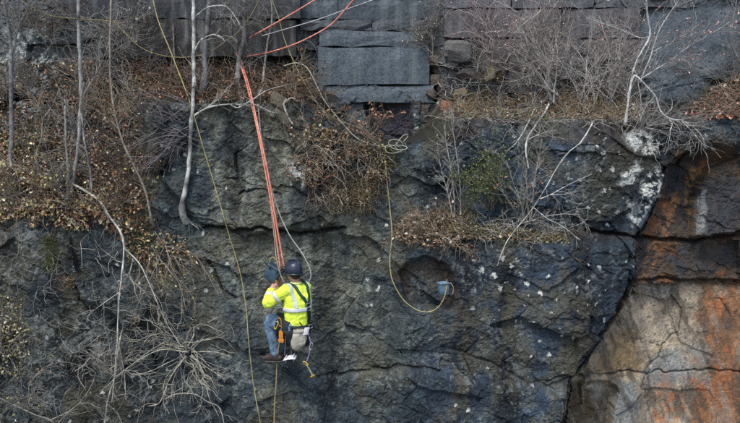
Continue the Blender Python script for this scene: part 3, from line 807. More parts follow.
Y = Ytree(150, 66, .1)
plant("dark_sapling", "dark slender trunk left of the yellow hose at the top", "tree", [(pl([(150, 78), (150, 40), (151, -12)], Y), .018, .014), (pl([(150, 50), (156, 58), (160, 72)], Y), .008, .004)],
      [(60, .3, 6, .8, .25, 0, .004), (120, .16, 5, .6, .3, 0, .003)], (.11, .10, .095), MAUVE, main="trunk")
Y = Ytree(174, 70, .1)
plant("broken_sapling", "short broken grey stem behind the yellow hose under the dark wall", "tree", [(pl([(175, 72), (174, 48), (173, 24)], Y), .014, .010)], [(20, .2, 5, .8, .25, 0, .003)], (.20, .19, .17), GREY, main="trunk")
Y = Ytree(150, 205, .12)
plant("tan_sapling", "thin tan stem slanting down across the leafy slope to the right of the pale trunk", "tree",
      [(pl([(152, 222), (145, 190), (132, 162), (122, 140), (115, 112), (111, 85), (110, 40), (112, -15)], Y, 26), .016, .012), (pl([(118, 125), (126, 112), (134, 92)], Y), .008, .003), (pl([(119, 130), (105, 112), (98, 92)], Y), .008, .003)],
      [(80, .35, 6, .8, .2, 0, .004), (160, .2, 5, .6, .25, 0, .003)], (.25, .22, .17), TAN, main="trunk")
Y = Ytree(68, 196, .16)
plant("grey_stump_sapling", "short grey stem with a snapped top in front of the pale trunk's clump", "tree", [(pl([(68, 200), (68, 168), (66, 140), (65, 106)], Y), .020, .015)], [(24, .25, 5, .8, .25, 0, .004)], (.24, .235, .21), GREY, main="trunk")
Y = Ytree(44, 160, .12)
plant("crooked_sapling", "crooked thin stem on the yellow leaved slope between the two left trunks", "tree",
      [(pl([(40, 178), (36, 156), (42, 138), (43, 120), (52, 106), (60, 88)], Y), .012, .006), (pl([(43, 122), (38, 104), (30, 92)], Y), .007, .003)], [(50, .3, 6, .8, .25, 0, .004), (80, .15, 5, .6, .3, 0, .003)], (.24, .22, .19), TAN, main="trunk")
plant("hanging_branch", "long bare white branch drooping from the root clump down over the dark face", "branch",
      [(hug([(66, 180), (85, 191), (100, 201), (107, 213), (121, 233), (124, 248), (122, 275), (119, 300), (117, 345), (112, 402)], .20, 34), .017, .006), (hug([(124, 248), (139, 263), (150, 285), (165, 320), (181, 346)], .22), .011, .005),
       (hug([(120, 292), (104, 303), (87, 317), (95, 323)], .08), .008, .003), (hug([(133, 258), (130, 278), (140, 287), (150, 298)], .1), .007, .003)],
      [(46, .3, 7, .6, .22, .05, .0045), (60, .15, 5, .6, .3, .05, .003)], (.40, .39, .35), PALE)
plant("root_clump_shrub", "clump of dark upright stems at the foot of the pale thin trunk", "shrub",
      fan(66, 196, 9, .75, 60, 120, .08, .3, .08, 0, r0=.012), [(90, .3, 6, .6, .2, 0, .004), (160, .15, 5, .6, .25, 0, .003)], (.12, .115, .105), GREY, leaves=(160, .04, L_YEL))

# right-hand saplings
Y = Ytree(628, 116, .1)
plant("pink_leaved_sapling", "white barked sapling with a few pinkish leaves before the smooth blue wall", "tree",
      [(pl([(625, 124), (630, 90), (633, 72), (638, 58), (650, 36), (648, 20), (644, -14)], Y, 24), .017, .012), (pl([(640, 82), (650, 58), (657, 36), (664, 22), (682, -4)], Y), .012, .006), (pl([(642, 78), (662, 66), (690, 46), (714, 32), (730, 22)], Y), .008, .003),
       (pl([(650, 36), (640, 38), (616, 28), (586, 18)], Y), .008, .003), (pl([(640, 80), (668, 62), (684, 58)], Y), .006, .003), (pl([(652, 52), (676, 40), (700, 24)], Y), .006, .003)],
      [(110, .4, 7, .6, .18, -.02, .0045), (240, .2, 5, .6, .25, 0, .003)], (.40, .41, .40), (.30, .30, .29), main="trunk", leaves=(260, .030, L_PINK))
plant("arching_branch", "white forked branch arching right from the ledge over the lichen patch", "branch",
      [(pl([(628, 98), (634, 76), (640, 80), (655, 96), (660, 110), (668, 118), (682, 121), (693, 127), (703, 138), (705, 148)], surf_y(655, 125) - .25, 30), .014, .006), (pl([(667, 117), (672, 124), (670, 131)], surf_y(655, 125) - .25), .010, .006), (pl([(655, 96), (645, 108), (640, 122)], surf_y(655, 125) - .2), .006, .003),
       (pl([(682, 121), (694, 134), (704, 146)], surf_y(655, 125) - .3), .006, .004)],
      [(40, .3, 6, .7, .2, .05, .004), (60, .18, 5, .6, .25, .05, .003)], (.46, .47, .46), PALE)
plant("bent_branch", "thick pale bent branch hanging from the grassy lip above the green bush", "branch",
      [(hug([(549, 104), (545, 112), (535, 126), (527, 140), (526, 154), (529, 168)], .10), .017, .010), (hug([(535, 108), (526, 127), (516, 143), (505, 152)], .10), .011, .005), (hug([(527, 140), (540, 134), (556, 130)], .12), .006, .003)],
      [(50, .3, 6, .7, .25, .02, .004), (90, .16, 5, .6, .3, 0, .003)], (.40, .40, .37), PALE)
plant("slanting_branch", "longest straight white branch slanting down across the dark buttress", "branch",
      [(hug([(593, 123), (581, 142), (570, 151), (560, 163), (545, 189), (530, 212), (515, 230), (505, 245), (497, 266)], (.12, .30), 30), .010, .005), (hug([(540, 199), (552, 194), (570, 184), (592, 174)], .3), .008, .003), (hug([(550, 195), (566, 194), (576, 191)], .3), .006, .003),
       (hug([(534, 208), (548, 219), (562, 226), (580, 240)], .25), .009, .004), (hug([(553, 196), (562, 206), (564, 214)], .25), .005, .003), (hug([(560, 196), (578, 204), (584, 200)], .28), .005, .003), (hug([(588, 208), (586, 220), (570, 228)], .22), .004, .003)],
      [(30, .25, 6, .7, .2, .05, .004), (40, .14, 5, .6, .25, .05, .003)], (.38, .38, .35), PALE)
Y = Ytree(458, 222, .08)
plant("upright_stems", "three slender upright grey stems growing from the leafy step under the orange stone", "sapling",
      [(pl([(455, 226), (454, 195), (450, 165), (445, 132), (447, 112)], Y), .010, .005), (pl([(461, 226), (460, 185), (456, 150), (449, 108)], Y), .010, .005), (pl([(453, 218), (447, 190), (441, 168), (438, 150)], Y), .008, .004)],
      [(70, .28, 6, .6, .2, 0, .004), (90, .14, 5, .6, .25, 0, .003)], (.30, .29, .27), PALE)
plant("fan_stem_shrub", "pale shrub of stiff stems fanning up beside the long slanting branch", "shrub",
      fan(524, 222, 11, .85, 55, 125, .06, .35, .05, 0, r0=.009) + fan(520, 224, 4, .6, 15, 50, .06, .4, .08, .03, r0=.007), [(120, .3, 6, .6, .2, 0, .004), (200, .15, 5, .6, .25, 0, .003)], (.30, .29, .26), PALE, leaves=(120, .035, L_BROWN))
plant("drooping_shrub", "drooping pale twiggy shrub hanging over the step below the slanting branch", "shrub",
      fan(548, 232, 12, .55, -110, 10, .06, .5, .16, .06, r0=.006), [(140, .25, 6, .7, .25, .08, .0035), (160, .12, 5, .6, .3, .05, .0025)], (.27, .25, .21), TAN)
plant("curling_shrub", "straw brown shrub with curling stems left of the three upright stems", "shrub",
      fan(432, 232, 14, .55, -60, 200, .06, .5, .22, .08, r0=.006), [(150, .28, 7, .8, .28, .1, .0035), (140, .14, 5, .6, .3, .05, .0025)], (.27, .23, .17), TAN, leaves=(260, .04, L_BROWN + L_PALE))
plant("pink_budded_shrub", "bushy pinkish budded shrub against the wall at the top, right of the slabs", "shrub",
      fan(500, 62, 14, 1.0, 40, 150, .10, .3, .15, -.01, r0=.011, spread=12), [(110, .55, 8, .6, .24, -.01, .005), (420, .27, 6, .7, .3, 0, .0028)], (.33, .29, .285), (.38, .31, .30), leaves=(620, .024, [(.42, .28, .27), (.34, .2, .2), (.48, .38, .34)]))  # dense pale pinkish twigs and buds also stand in for haze
plant("slab_edge_shrub", "small pale shrub growing at the right hand top corner of the slabs", "shrub",
      fan(428, 58, 8, .8, 60, 140, .08, .3, .1, 0, r0=.008), [(130, .35, 6, .6, .2, 0, .004), (240, .18, 5, .6, .25, 0, .0028)], (.26, .25, .22), GREY, leaves=(240, .03, L_PALE))
for i, (px, py, n, ln, a0, a1, lab) in enumerate([
        (552, 100, 12, 1.25, 62, 150, "pale many stemmed shrub rising from the bent branch's foot"), (585, 102, 14, 1.2, 55, 130, "dense pale shrub above the straw grass tuft in the middle of the upper ledge"),
        (612, 106, 11, 1.15, 60, 125, "twiggy whitish shrub immediately left of the pink leaved sapling"), (530, 84, 9, 1.0, 70, 130, "loose whitish shrub between the pinkish shrub and the grass tuft")]):
    plant("pale_shrub", lab, "shrub", fan(px, py, n, ln, a0, a1, .10, .35, .14, -.005, r0=.011, spread=9), [(90, .55, 8, .6, .24, -.01, .005), (300, .28, 6, .7, .3, 0, .0028)], (.36, .35, .325), (.37, .335, .305), group="pale bare shrubs along the upper ledge", leaves=(90, .03, L_PALE))
plant("crossing_branch", "long pale dead branch lying diagonally behind the pinkish budded shrub", "branch", [(pl([(514, 34), (526, 22), (542, 10), (560, -12)], surf_y(520, 30) - .35), .012, .008), (pl([(519, 30), (532, 46), (545, 60), (553, 88)], surf_y(520, 30) - .35), .009, .004)], [(60, .35, 6, .6, .2, 0, .004), (120, .2, 5, .6, .25, 0, .003)], (.36, .35, .34), PALE)
plant("stone_top_shrub", "low bare shrub with hooked white stem before the large rounded grey block", "shrub",
      [(pl([(477, 72), (480, 56), (486, 48), (496, 44)], surf_y(478, 72) - .15), .009, .005), (pl([(478, 64), (470, 53), (458, 54)], surf_y(478, 72) - .15), .006, .004)] + fan(480, 74, 5, .5, 50, 140, .1, .3, .1, 0, r0=.006), [(80, .28, 6, .7, .2, 0, .0035), (120, .15, 5, .6, .25, 0, .0028)], (.32, .30, .29), PALE)
plant("right_ledge_shrub", "sparse bare shrub on the leaf covered ledge at the right edge", "shrub",
      [(pl([(740, 62), (734, 50), (730, 38), (733, 22), (738, -8)], surf_y(735, 60) - .2), .010, .006)] + fan(726, 84, 5, .6, 60, 150, .08, .3, .1, 0, r0=.006), [(90, .35, 6, .6, .2, 0, .0035), (120, .2, 5, .6, .25, 0, .003)], (.20, .18, .17), GREY, leaves=(50, .04, L_PINK))
plant("lichen_patch_shrub", "low spreading bare shrub on the lip directly above the white lichen patch", "shrub", fan(645, 126, 12, .7, -20, 120, .08, .4, .12, .02, r0=.007), [(70, .3, 6, .6, .25, .02, .0035), (110, .16, 5, .6, .3, 0, .003)], (.28, .27, .25), (.24, .235, .225))

# weeping brown shrub over the face beneath the slabs
plant("weeping_shrub", "big tangled brown shrub weeping over the face below the smooth slabs", "shrub",
      fan(343, 146, 20, .42, -150, 200, .05, .5, .26, .03, r0=.007, spread=32), [(110, .26, 7, .8, .36, .04, .0042), (170, .14, 5, .7, .36, .03, .0032)], (.25, .21, .165), (.30, .26, .20), leaves=(700, .035, L_BROWN + L_PALE[:2] + L_RUST[:1]))
plant("rust_leaved_shrub", "small shrub with orange brown leaves in front of the dark hollow under the slabs", "shrub",
      fan(372, 140, 7, .55, 60, 150, .15, .3, .12, 0, r0=.006, spread=5), [(60, .22, 5, .7, .25, 0, .0035), (80, .1, 4, .6, .25, 0, .0025)], (.24, .19, .15), TAN, leaves=(170, .045, L_RUST + [(.42, .24, .14)]))
plant("cascading_shrub", "grey brown shrub hanging beside the pale boulder left of the weeping tangle", "shrub",
      fan(292, 92, 14, .55, -160, 100, .1, .5, .16, .06, r0=.007, spread=10), [(200, .28, 6, .7, .25, .06, .004), (240, .14, 5, .7, .3, .04, .003)], (.17, .14, .115), TAN, leaves=(200, .035, L_BROWN))
plant("dead_root", "curved white dead root sticking out beside the pale boulder", "root", [(pl([(287, 99), (284, 104), (286, 112), (289, 119), (293, 124)], surf_y(290, 110) - .12), .016, .012), (pl([(286, 102), (291, 98), (296, 100)], surf_y(290, 110) - .12), .012, .008)], None, (.40, .39, .35))
plant("horizontal_twig_shrub", "mauve grey shrub of fine twigs lying sideways left of the white sapling", "shrub",
      fan(194, 128, 6, .8, 155, 205, .06, .25, .1, .02, r0=.006, spread=12), [(40, .35, 6, .5, .18, .02, .0038), (60, .18, 5, .5, .25, .02, .003)], (.22, .21, .22), (.22, .21, .22))
# evergreen bush
t = plant("green_bush", "small feathery green bush on the step in the middle of the face", "bush",
      fan(490, 208, 14, .75, 55, 125, .06, .4, .08, 0, r0=.007, spread=6), [(220, .26, 6, .6, .18, 0, .003), (520, .12, 4, .5, .2, 0, .002)], (.11, .10, .07), (.10, .115, .055), leaves=(2400, .022, L_GREEN))

# lower left: the pale dense shrub and its neighbours
plant("dense_pale_shrub", "dense whitish shrub radiating from a crack at lower left of the worker", "shrub",
      fan(187, 352, 13, 1.0, -200, 20, .05, .7, .2, .05, r0=.006, spread=10) + fan(187, 350, 14, .9, 20, 165, .05, .6, .17, .02, r0=.008, spread=8) + fan(165, 335, 8, .8, 60, 200, .05, .6, .2, .02, r0=.007, spread=16) + [(hug([(187, 352), (160, 350), (130, 366), (100, 392)], .14), .010, .004), (hug([(186, 356), (170, 378), (160, 402), (148, 406)], .12), .011, .006), (hug([(192, 352), (215, 352), (232, 357)], .12), .007, .003), (hug([(190, 356), (205, 366), (226, 380)], .12), .008, .003)],
      [(130, .38, 8, .65, .25, .02, .0045), (200, .2, 6, .7, .32, .02, .0034)], (.38, .37, .30), (.38, .365, .30))
plant("arched_stem", "single grey stem arching over below the dense whitish shrub", "branch", [(hug([(165, 399), (176, 394), (194, 394), (208, 402), (219, 407), (224, 423), (226, 440)], .10), .009, .006)], None, (.34, .33, .29))
plant("bramble", "bramble with looping brown stems in the bottom left corner", "shrub",
      [(hug([(-4, 396), (14, 405), (36, 415), (52, 421), (66, 440)], .12), .010, .007), (hug([(28, 384), (44, 368), (62, 362), (84, 366)], .10), .009, .004), (hug([(48, 421), (74, 408), (90, 388), (96, 372)], .10), .009, .004), (hug([(86, 390), (78, 376), (80, 362), (68, 352)], .1), .008, .004), (hug([(58, 423), (76, 406), (92, 404), (104, 418)], .12), .008, .005)] + fan(30, 405, 8, .7, 20, 150, .06, .5, .15, .04, r0=.006),
      [(130, .3, 6, .7, .25, .04, .004), (160, .15, 5, .6, .3, .03, .003)], (.24, .225, .19), GREY, leaves=(60, .045, L_YEL))
plant("trailing_stems", "bundle of pale stems trailing down at the end of the long white branch", "shrub",
      [(hug([(122, 330), (118, 350), (116, 372), (108, 400), (104, 430)], .12), .013, .009), (hug([(119, 345), (124, 372), (126, 400)], .12), .009, .006), (hug([(116, 365), (102, 372), (98, 360), (105, 348)], .13), .008, .004), (hug([(114, 378), (130, 366), (148, 352), (168, 340)], .14), .008, .004), (hug([(106, 402), (118, 414), (122, 424)], .12), .007, .005)] + fan(118, 372, 12, .75, 10, 170, .08, .5, .14, .03, r0=.006, spread=6),
      [(100, .32, 6, .6, .24, .04, .004), (140, .16, 5, .6, .3, .03, .003)], (.36, .34, .28), PALE)
plant("wiry_shrub", "wiry pale shrub spreading over the slope right of the long white branch", "shrub",
      fan(160, 250, 14, .8, -120, 20, .08, .5, .12, .07, r0=.006, spread=14), [(110, .32, 7, .6, .22, .05, .004), (130, .16, 5, .6, .28, .04, .003)], (.25, .235, .20), TAN, leaves=(140, .035, L_YEL))
plant("left_edge_shrub", "yellow leaved shrub at the left edge above the corner bramble", "shrub",
      fan(8, 350, 10, .7, 30, 150, .06, .5, .15, .02, r0=.006, spread=8), [(120, .28, 6, .7, .25, .02, .004), (160, .14, 5, .6, .3, .02, .003)], (.22, .20, .16), GREY, leaves=(150, .04, L_YEL + L_PALE))
for i, (px, py, n, ln, a0, a1, lab, pal) in enumerate([
        (25, 205, 9, .65, 30, 150, "yellow leaved shrub on the lip of the slope at the left edge", L_YEL), (108, 215, 10, .6, 10, 170, "yellow and brown leaved shrub where the long white branch bends over the lip", L_YEL + L_BROWN),
        (140, 185, 9, .6, 40, 160, "brown leaved shrub at the foot of the thin tan stem", L_BROWN + L_PALE), (95, 120, 9, .7, 50, 140, "rusty leaved shrub right of the pale thin trunk halfway up the slope", L_RUST),
        (30, 95, 9, .7, 50, 150, "sparse leaved shrub among the blue green lichen", L_PALE), (128, 60, 9, .9, 50, 140, "tall bare twiggy shrub in front of the dark wall above the slope", L_PALE), (50, 40, 8, .8, 40, 140, "brownish shrub before the dark wall between the two left trunks", L_BROWN)]):
    plant("slope_shrub", lab, "shrub", fan(px, py, n, ln, a0, a1, .08, .4, .14, .02, r0=.007, spread=8), [(130, .32, 6, .7, .24, .01, .004), (260, .17, 5, .7, .28, 0, .003)], (.19, .17, .145), [TAN, TAN, BROWN, TAN, GREY, PALE, BROWN][i], group="shrubs on the left hand slope", leaves=(240 if i < 4 else 70, .042, pal))

# ================================================================== LOOSE STONES
M_STONE = rock_mat("loose_stone")
def stone(name, label, px, py, off, size, col, seed, yaw=0.0, roll=0.0):
    r = np.random.default_rng(seed); n = 9; m_ = 14
    th = np.linspace(0, math.pi, n)[:, None]; ph = np.linspace(0, 2 * math.pi, m_, endpoint=False)[None]
    d = np.stack([np.sin(th) * np.cos(ph), np.sin(th) * np.sin(ph), np.cos(th) * np.ones_like(ph)], -1)
    d = np.sign(d) * np.abs(d) ** .5
    pl_ = unit(r.normal(size=(7, 3))); k = .70 + .3 * r.random(7)
    for q, kk in zip(pl_, k):
        s_ = (d @ q)[..., None]; d = d - np.maximum(s_ - kk, 0) * q
    d += r.normal(size=d.shape) * .025
    d *= np.asarray(size)
    M_ = np.array(Matrix.Rotation(R(yaw), 3, 'Z') @ Matrix.Rotation(R(roll), 3, 'Y'))
    V_ = d.reshape(-1, 3) @ M_.T
    i = np.arange(n * m_).reshape(n, m_); nx_ = np.roll(i, -1, 1)
    F_ = np.stack([i[:-1], nx_[:-1], nx_[1:], i[1:]], -1).reshape(-1, 4)
    b_ = MB(); b_.add(V_, F_, col)
    c = surf(px, py) - np.array([0, off, 0])
    o = b_.build(name, M_STONE, smooth=False)
    o.location = c; o["label"] = label; o["category"] = "rock"
    return o
stone("boulder", "pale tilted boulder on the ledge beside the curved white root", 279, 102, .05, (.15, .13, .10), (.15, .135, .095), 3, 10, 35)
stone("boulder", "brown grey boulder under the pale tilted one, leaning against the face", 284, 118, .03, (.17, .12, .07), (.11, .10, .075), 4, 0, 38)
stone("yellow_stone", "pointed yellowish stone lying above the orange stone right of the slabs", 459, 93, .05, (.12, .10, .07), (.26, .22, .13), 8, 0, -28)
stone("orange_stone", "rust orange block under the pointed yellowish stone", 447, 107, .04, (.12, .12, .10), (.24, .115, .06), 9, 10, 4)
stone("brown_stone", "tan brown block touching the orange stone on its right", 461, 108, .04, (.09, .1, .07), (.19, .12, .06), 10, 0, 0)
for i, (px, py, sx_, sz_, c, lab) in enumerate([(433, 62, .09, .10, (.12, .10, .08), "uppermost brown stone of the column beside the slabs"), (434, 80, .10, .09, (.10, .085, .07), "brown stone midway up the column beside the slabs"),
        (430, 95, .10, .08, (.085, .075, .065), "lowest dark stone of the column beside the slabs"), (457, 52, .22, .17, (.13, .13, .125), "large rounded grey block right of the stone column"), (468, 74, .20, .10, (.095, .09, .085), "flat dark block beneath the large rounded grey block"),
        (490, 74, .10, .12, (.17, .15, .10), "small straw stained block right of the flat dark block")]):
    stone("wall_stone", lab, px, py, .05, (sx_, .16, sz_), c, 20 + i, random.uniform(-8, 8), random.uniform(-6, 6))["group"] = "rough stones right of the slabs"

# ================================================================== ROPES AND HOSES
M_ROPE = mat("rope_sheath", attr=True, rough=.65, nscale=120, namt=.2, bump=.25, bdist=.003)
def rope(name, label, cat, path, rad, col, fleck=None, fa=.3, K=None, sides=6, group=None):
    b_ = MB(); K = len(path)
    V_, F_ = tubes(path[None], np.full((1, K), rad), sides)
    c = np.tile(np.asarray(col, float), (K * sides, 1))
    if fleck is not None:
        k = np.repeat(np.arange(K), sides); s_ = np.tile(np.arange(sides), K)
        c[RNG.random(K * sides) < fa] = fleck
    c *= .85 + .3 * RNG.random((len(c), 1))
    b_.add(V_, F_, c); o = b_.build(name, M_ROPE)
    o["label"] = label; o["category"] = cat
    if group: o["group"] = group
    return o
ORA = (.60, .185, .12); ORF = (.70, .36, .28)
YA = surf_y(239, 60) - .12
edge = surf_y(252, 106) - .05
rope("orange_rope", "left strand of the two orange ropes running down to the worker", "rope",
     plane([(236, 50, YA), (238, 58, YA), (246, 82, (YA + edge) / 2 - .05), (257, 128, edge), (266, 175, -.42), (273, 215, -.55), (277, 245, -.62), (279, 258, -.66), (280, 270, -.70)], 0, 130), .011, ORA, ORF)
rope("orange_rope", "right strand of the two orange ropes running down to the worker", "rope",
     plane([(240, 50, YA - .03), (241, 60, YA - .03), (250, 90, (YA + edge) / 2 - .08), (258, 126, edge - .03), (267, 168, -.44), (275, 215, -.56), (281, 250, -.64), (284, 266, -.68)], 0, 130), .012, ORA, ORF)
rope("orange_rope", "lower orange rope sweeping from the anchor trunk past the slabs to the top edge", "rope",
     plane([(238, 58, YA), (262, 54, YA - .1), (278, 50, .75), (300, 42, .72), (325, 29, .70), (336, 20, .68), (344, 11, .66), (362, -10, .6)], 0, 90), .011, ORA, ORF)
rope("orange_rope", "upper short orange rope from the anchor trunk to the top edge", "rope",
     plane([(250, 38, YA - .04), (262, 31, .75), (290, 15, .7), (305, 6, .68), (330, -9, .64)], 0, 60), .011, ORA, ORF)
rope("grey_rope", "thin grey rope stretched above the slabs to the top edge", "rope", plane([(262, 36, .8), (290, 28, .75), (320, 19, .72), (345, 10, .7), (390, -6, .65)], 0, 60), .008, (.36, .36, .38), (.5, .5, .5))
rope("pale_rope", "slack pale rope hanging beside the orange pair to behind the worker's helmet", "rope",
     plane([(258, 104, edge), (261, 135, edge - .03), (266, 165, -.40), (272, 190, -.45), (280, 215, -.5), (290, 236, -.54), (300, 250, -.58), (308, 264, -.62), (311, 275, -.66), (308, 284, -.70)], 0, 110), .008, (.40, .40, .37), (.28, .27, .24))
rope("accessory_cord", "thin pale cord between the orange strands ending above the box", "cord",
     plane([(259, 128, edge - .02), (268, 185, -.44), (274, 235, -.58), (276, 255, -.66), (279, 270, -.70), (284, 282, -.74)], 0, 80), .006, (.42, .36, .30), (.25, .2, .16))
YEL = (.36, .31, .10)
yh = [(151, -10), (158, 20), (170, 50), (184, 86), (193, 112), (204, 150), (216, 190), (229, 235), (240, 272), (246, 308), (249, 345), (254, 388), (262, 430)]
rope("yellow_hose", "long thin yellow hose hanging down the whole face left of the worker", "hose",
     np.vstack([plane([(151, -10, .95), (158, 20, .85), (170, 50, .6), (184, 86, .12), (190, 102, -.02)], 0, 40)[:-1], hug(yh[4:], .07, 90, 9)]), .0068, (.33, .29, .10), (.42, .39, .2))
rope("yellow_line", "yellow line looped loosely across the top between the trees", "rope",
     plane([(20, 0, .95), (32, 7, .92), (52, 16, .9), (80, 19, .86), (112, 22, .84), (124, 32, .84), (140, 47, .8), (160, 55, .76), (182, 57.5, .74), (202, 55, .72), (214, 50, .7), (226, 41, .72), (240, 30, .8), (254, 10, .9), (262, -8, 1.0)], 0, 110), .0055, (.22, .20, .07), (.3, .27, .12))
rope("yellow_line", "yellow line falling past the left edge of the slabs into the weeping shrub", "rope",
     plane([(268, -10, .8), (278, 16, .78), (284, 38, .76), (292, 58, .74), (304, 82, .6), (318, 104, .42), (332, 117, .3), (346, 123, .24), (358, 128, .2)], 0, 80), .006, (.26, .25, .10), (.36, .34, .2))
rope("pale_line", "greenish white line curving past the slabs' left edge to the coil", "rope",
     plane([(284, 66, .8), (296, 63, .76), (306, 67, .7), (313, 78, .62), (324, 100, .45), (338, 118, .32), (352, 134, .22), (364, 142, .18), (378, 146, .15), (386, 147, .12)], 0, 80), .008, (.38, .40, .30), (.45, .45, .35))
YC = surf_y(396, 148) - .10
coil = []
for k in range(60):
    a_ = k / 60 * 4.2 * 2 * math.pi; 
    coil.append(at(395 + (7.5 + 2 * math.sin(a_ * .37)) * math.cos(a_) + 3.5 * math.sin(a_ * .31), 147 - (3.4 + 1.6 * math.sin(a_ * .53)) * math.sin(a_) - 3 * math.cos(a_ * .22) + 1.2 * math.cos(a_), YC - .06 * math.sin(a_ * .5) + .0012 * k))
lp = [at(404, 141, YC), at(408, 136, YC), at(405, 134.5, YC), at(400, 139, YC), at(395, 145, YC), at(388, 147, YC)]
rope("coiled_hose", "loose coil of greenish white hose in front of the dark hollow", "hose", smooth_path(np.vstack([coil, lp]), 240), .0065, (.34, .37, .29), (.45, .47, .4))
bk_y = surf_y(444, 287) - .17
rope("bucket_line", "yellow line dropping from the coil and looping up to the bucket", "rope",
     np.vstack([hug([(386, 147), (385, 158), (387, 180), (390, 210), (392, 234), (390, 256)], .06, 50)[:-1],
                plane([(390, 256, surf_y(390, 252) - .08), (390, 268, bk_y + .05), (393, 282, bk_y), (402, 298, bk_y - .02), (412, 307, bk_y - .02), (422, 311.5, bk_y - .03), (432, 311, bk_y - .04), (440, 305, bk_y - .05), (445, 295, bk_y - .12), (447, 283, bk_y - .13), (447, 279.5, bk_y - .06)], 0, 70)]), .0065, (.40, .35, .13), (.5, .47, .25))
rope("yellow_rope", "yellow rope tail hanging straight down below the worker's boot", "rope", plane([(281, 330, -.80), (279, 345, -.72), (277, 362, -.62), (276, 385, -.58), (274.5, 405, -.55), (274, 435, -.52)], 0, 60), .0075, (.42, .31, .08), (.5, .42, .2))

# ================================================================== BUCKET
M_BLUE = mat("blue_plastic", (.115, .185, .245), rough=.6, nscale=14, namt=.35, bump=.08)
M_GREYP = mat("grey_wire", (.30, .33, .36), rough=.4, nscale=40, namt=.2, bump=0, metal=.6)
def loft(rings, cap=True):
    """closed tube through rings of equal length"""
    r = np.asarray(rings, float); n, m_, _ = r.shape
    V_ = r.reshape(-1, 3); i = np.arange(n * m_).reshape(n, m_); nx_ = np.roll(i, -1, 1)
    F4 = np.stack([i[:-1], nx_[:-1], nx_[1:], i[1:]], -1).reshape(-1, 4); F3 = np.zeros((0, 3), int)
    if cap:
        V_ = np.vstack([V_, r[0].mean(0), r[-1].mean(0)]); a_, b_ = n * m_, n * m_ + 1
        F3 = np.vstack([np.stack([np.full(m_, a_), nx_[0], i[0]], 1), np.stack([np.full(m_, b_), i[-1], nx_[-1]], 1)])
    return V_, F4, F3
def add_loft(b_, rings, col=(1, 1, 1), cap=True):
    V_, F4, F3 = loft(rings, cap); n0 = b_.n
    b_.add(V_, F4, col)
    if len(F3): b_.F[3].append(F3 + n0)
def sup_ring(c, ax, ay, a_, b_, n=20, p=.45):
    t_ = np.linspace(0, 2 * math.pi, n, endpoint=False)
    x = np.sign(np.cos(t_)) * np.abs(np.cos(t_)) ** p; y = np.sign(np.sin(t_)) * np.abs(np.sin(t_)) ** p
    return c + x[:, None] * a_ * ax + y[:, None] * b_ * ay
bc = at(443.5, 294, bk_y - .06)
t = thing("bucket", "small square blue plastic bucket resting in the brown hollow of the face", "bucket", bc)
ax, ay, az = unit(np.array([.97, .22, .04])), unit(np.array([-.22, .97, 0])), unit(np.array([-.05, -.10, 1]))
b_ = MB()
rg = [sup_ring(bc + az * h, ax, ay, w_, w_, 24, .4) for h, w_ in [(0, .064), (.004, .068), (.09, .070), (.162, .073), (.165, .073), (.165, .067), (.09, .064), (.012, .062)]]
add_loft(b_, rg); b_.build("bucket_body", M_BLUE, t)
b_ = MB(); add_loft(b_, [sup_ring(bc + az * h, ax, ay, w_, w_, 24, .4) for h, w_ in [(.152, .0745), (.153, .079), (.166, .079), (.168, .0745)]], cap=False); b_.build("rim", M_BLUE, t)
hp = [bc + az * .155 + ax * .078 + ay * .0, bc + az * .15 + ax * .100 - ay * .02, bc + az * .11 + ax * .122 - ay * .05, bc + az * .05 + ax * .12 - ay * .06, bc + az * .01 + ax * .10 - ay * .075, bc + az * .02 + ax * .075 - ay * .082]
b_ = MB(); p = smooth_path(hp, 24); b_.add(*tubes(p[None], np.full((1, 24), .006), 5)); b_.build("handle", M_GREYP, t)

# ================================================================== THE WORKER
PY0 = -.80
F_ = unit(np.array([-.68, .73, 0])); L_ = np.array([F_[1] * -1, F_[0], 0]); U_ = np.array([0, 0, 1.0])   # forward, the body's left, up
F_ = np.asarray(F_); 
def ell(b_, c, axes, sizes, n=14, m_=9, col=(1, 1, 1)):
    A, B, Cc = [np.asarray(a_) * s for a_, s in zip(axes, sizes)]
    rings = []
    for th in np.linspace(.06, math.pi - .06, m_):
        t_ = np.linspace(0, 2 * math.pi, n, endpoint=False)
        rings.append(c - Cc * math.cos(th) + math.sin(th) * (np.cos(t_)[:, None] * A + np.sin(t_)[:, None] * B))
    add_loft(b_, rings, col)
def limb(b_, pts, rad, K=14, n=12):
    """rounded tapered limb through joints"""
    pts = np.asarray(pts, float); p = smooth_path(np.hstack([pts, np.asarray(rad)[:, None]]), K)
    T = np.gradient(p[:, :3], axis=0); T = unit(T)
    ref = np.array([.3, .2, .9]); rings = []
    t_ = np.linspace(0, 2 * math.pi, n, endpoint=False)
    def ring(c, T_, r):
        u_ = unit(np.cross(T_, ref)); w_ = np.cross(T_, u_); return c + r * (np.cos(t_)[:, None] * u_ + np.sin(t_)[:, None] * w_)
    r0, r1 = p[0, 3], p[-1, 3]
    for a_ in (1.35, .9, .45): rings.append(ring(p[0, :3] - T[0] * r0 * math.sin(a_), T[0], r0 * math.cos(a_)))
    for k in range(K): rings.append(ring(p[k, :3], T[k], p[k, 3]))
    for a_ in (.45, .9, 1.35): rings.append(ring(p[-1, :3] + T[-1] * r1 * math.sin(a_), T[-1], r1 * math.cos(a_)))
    add_loft(b_, rings)
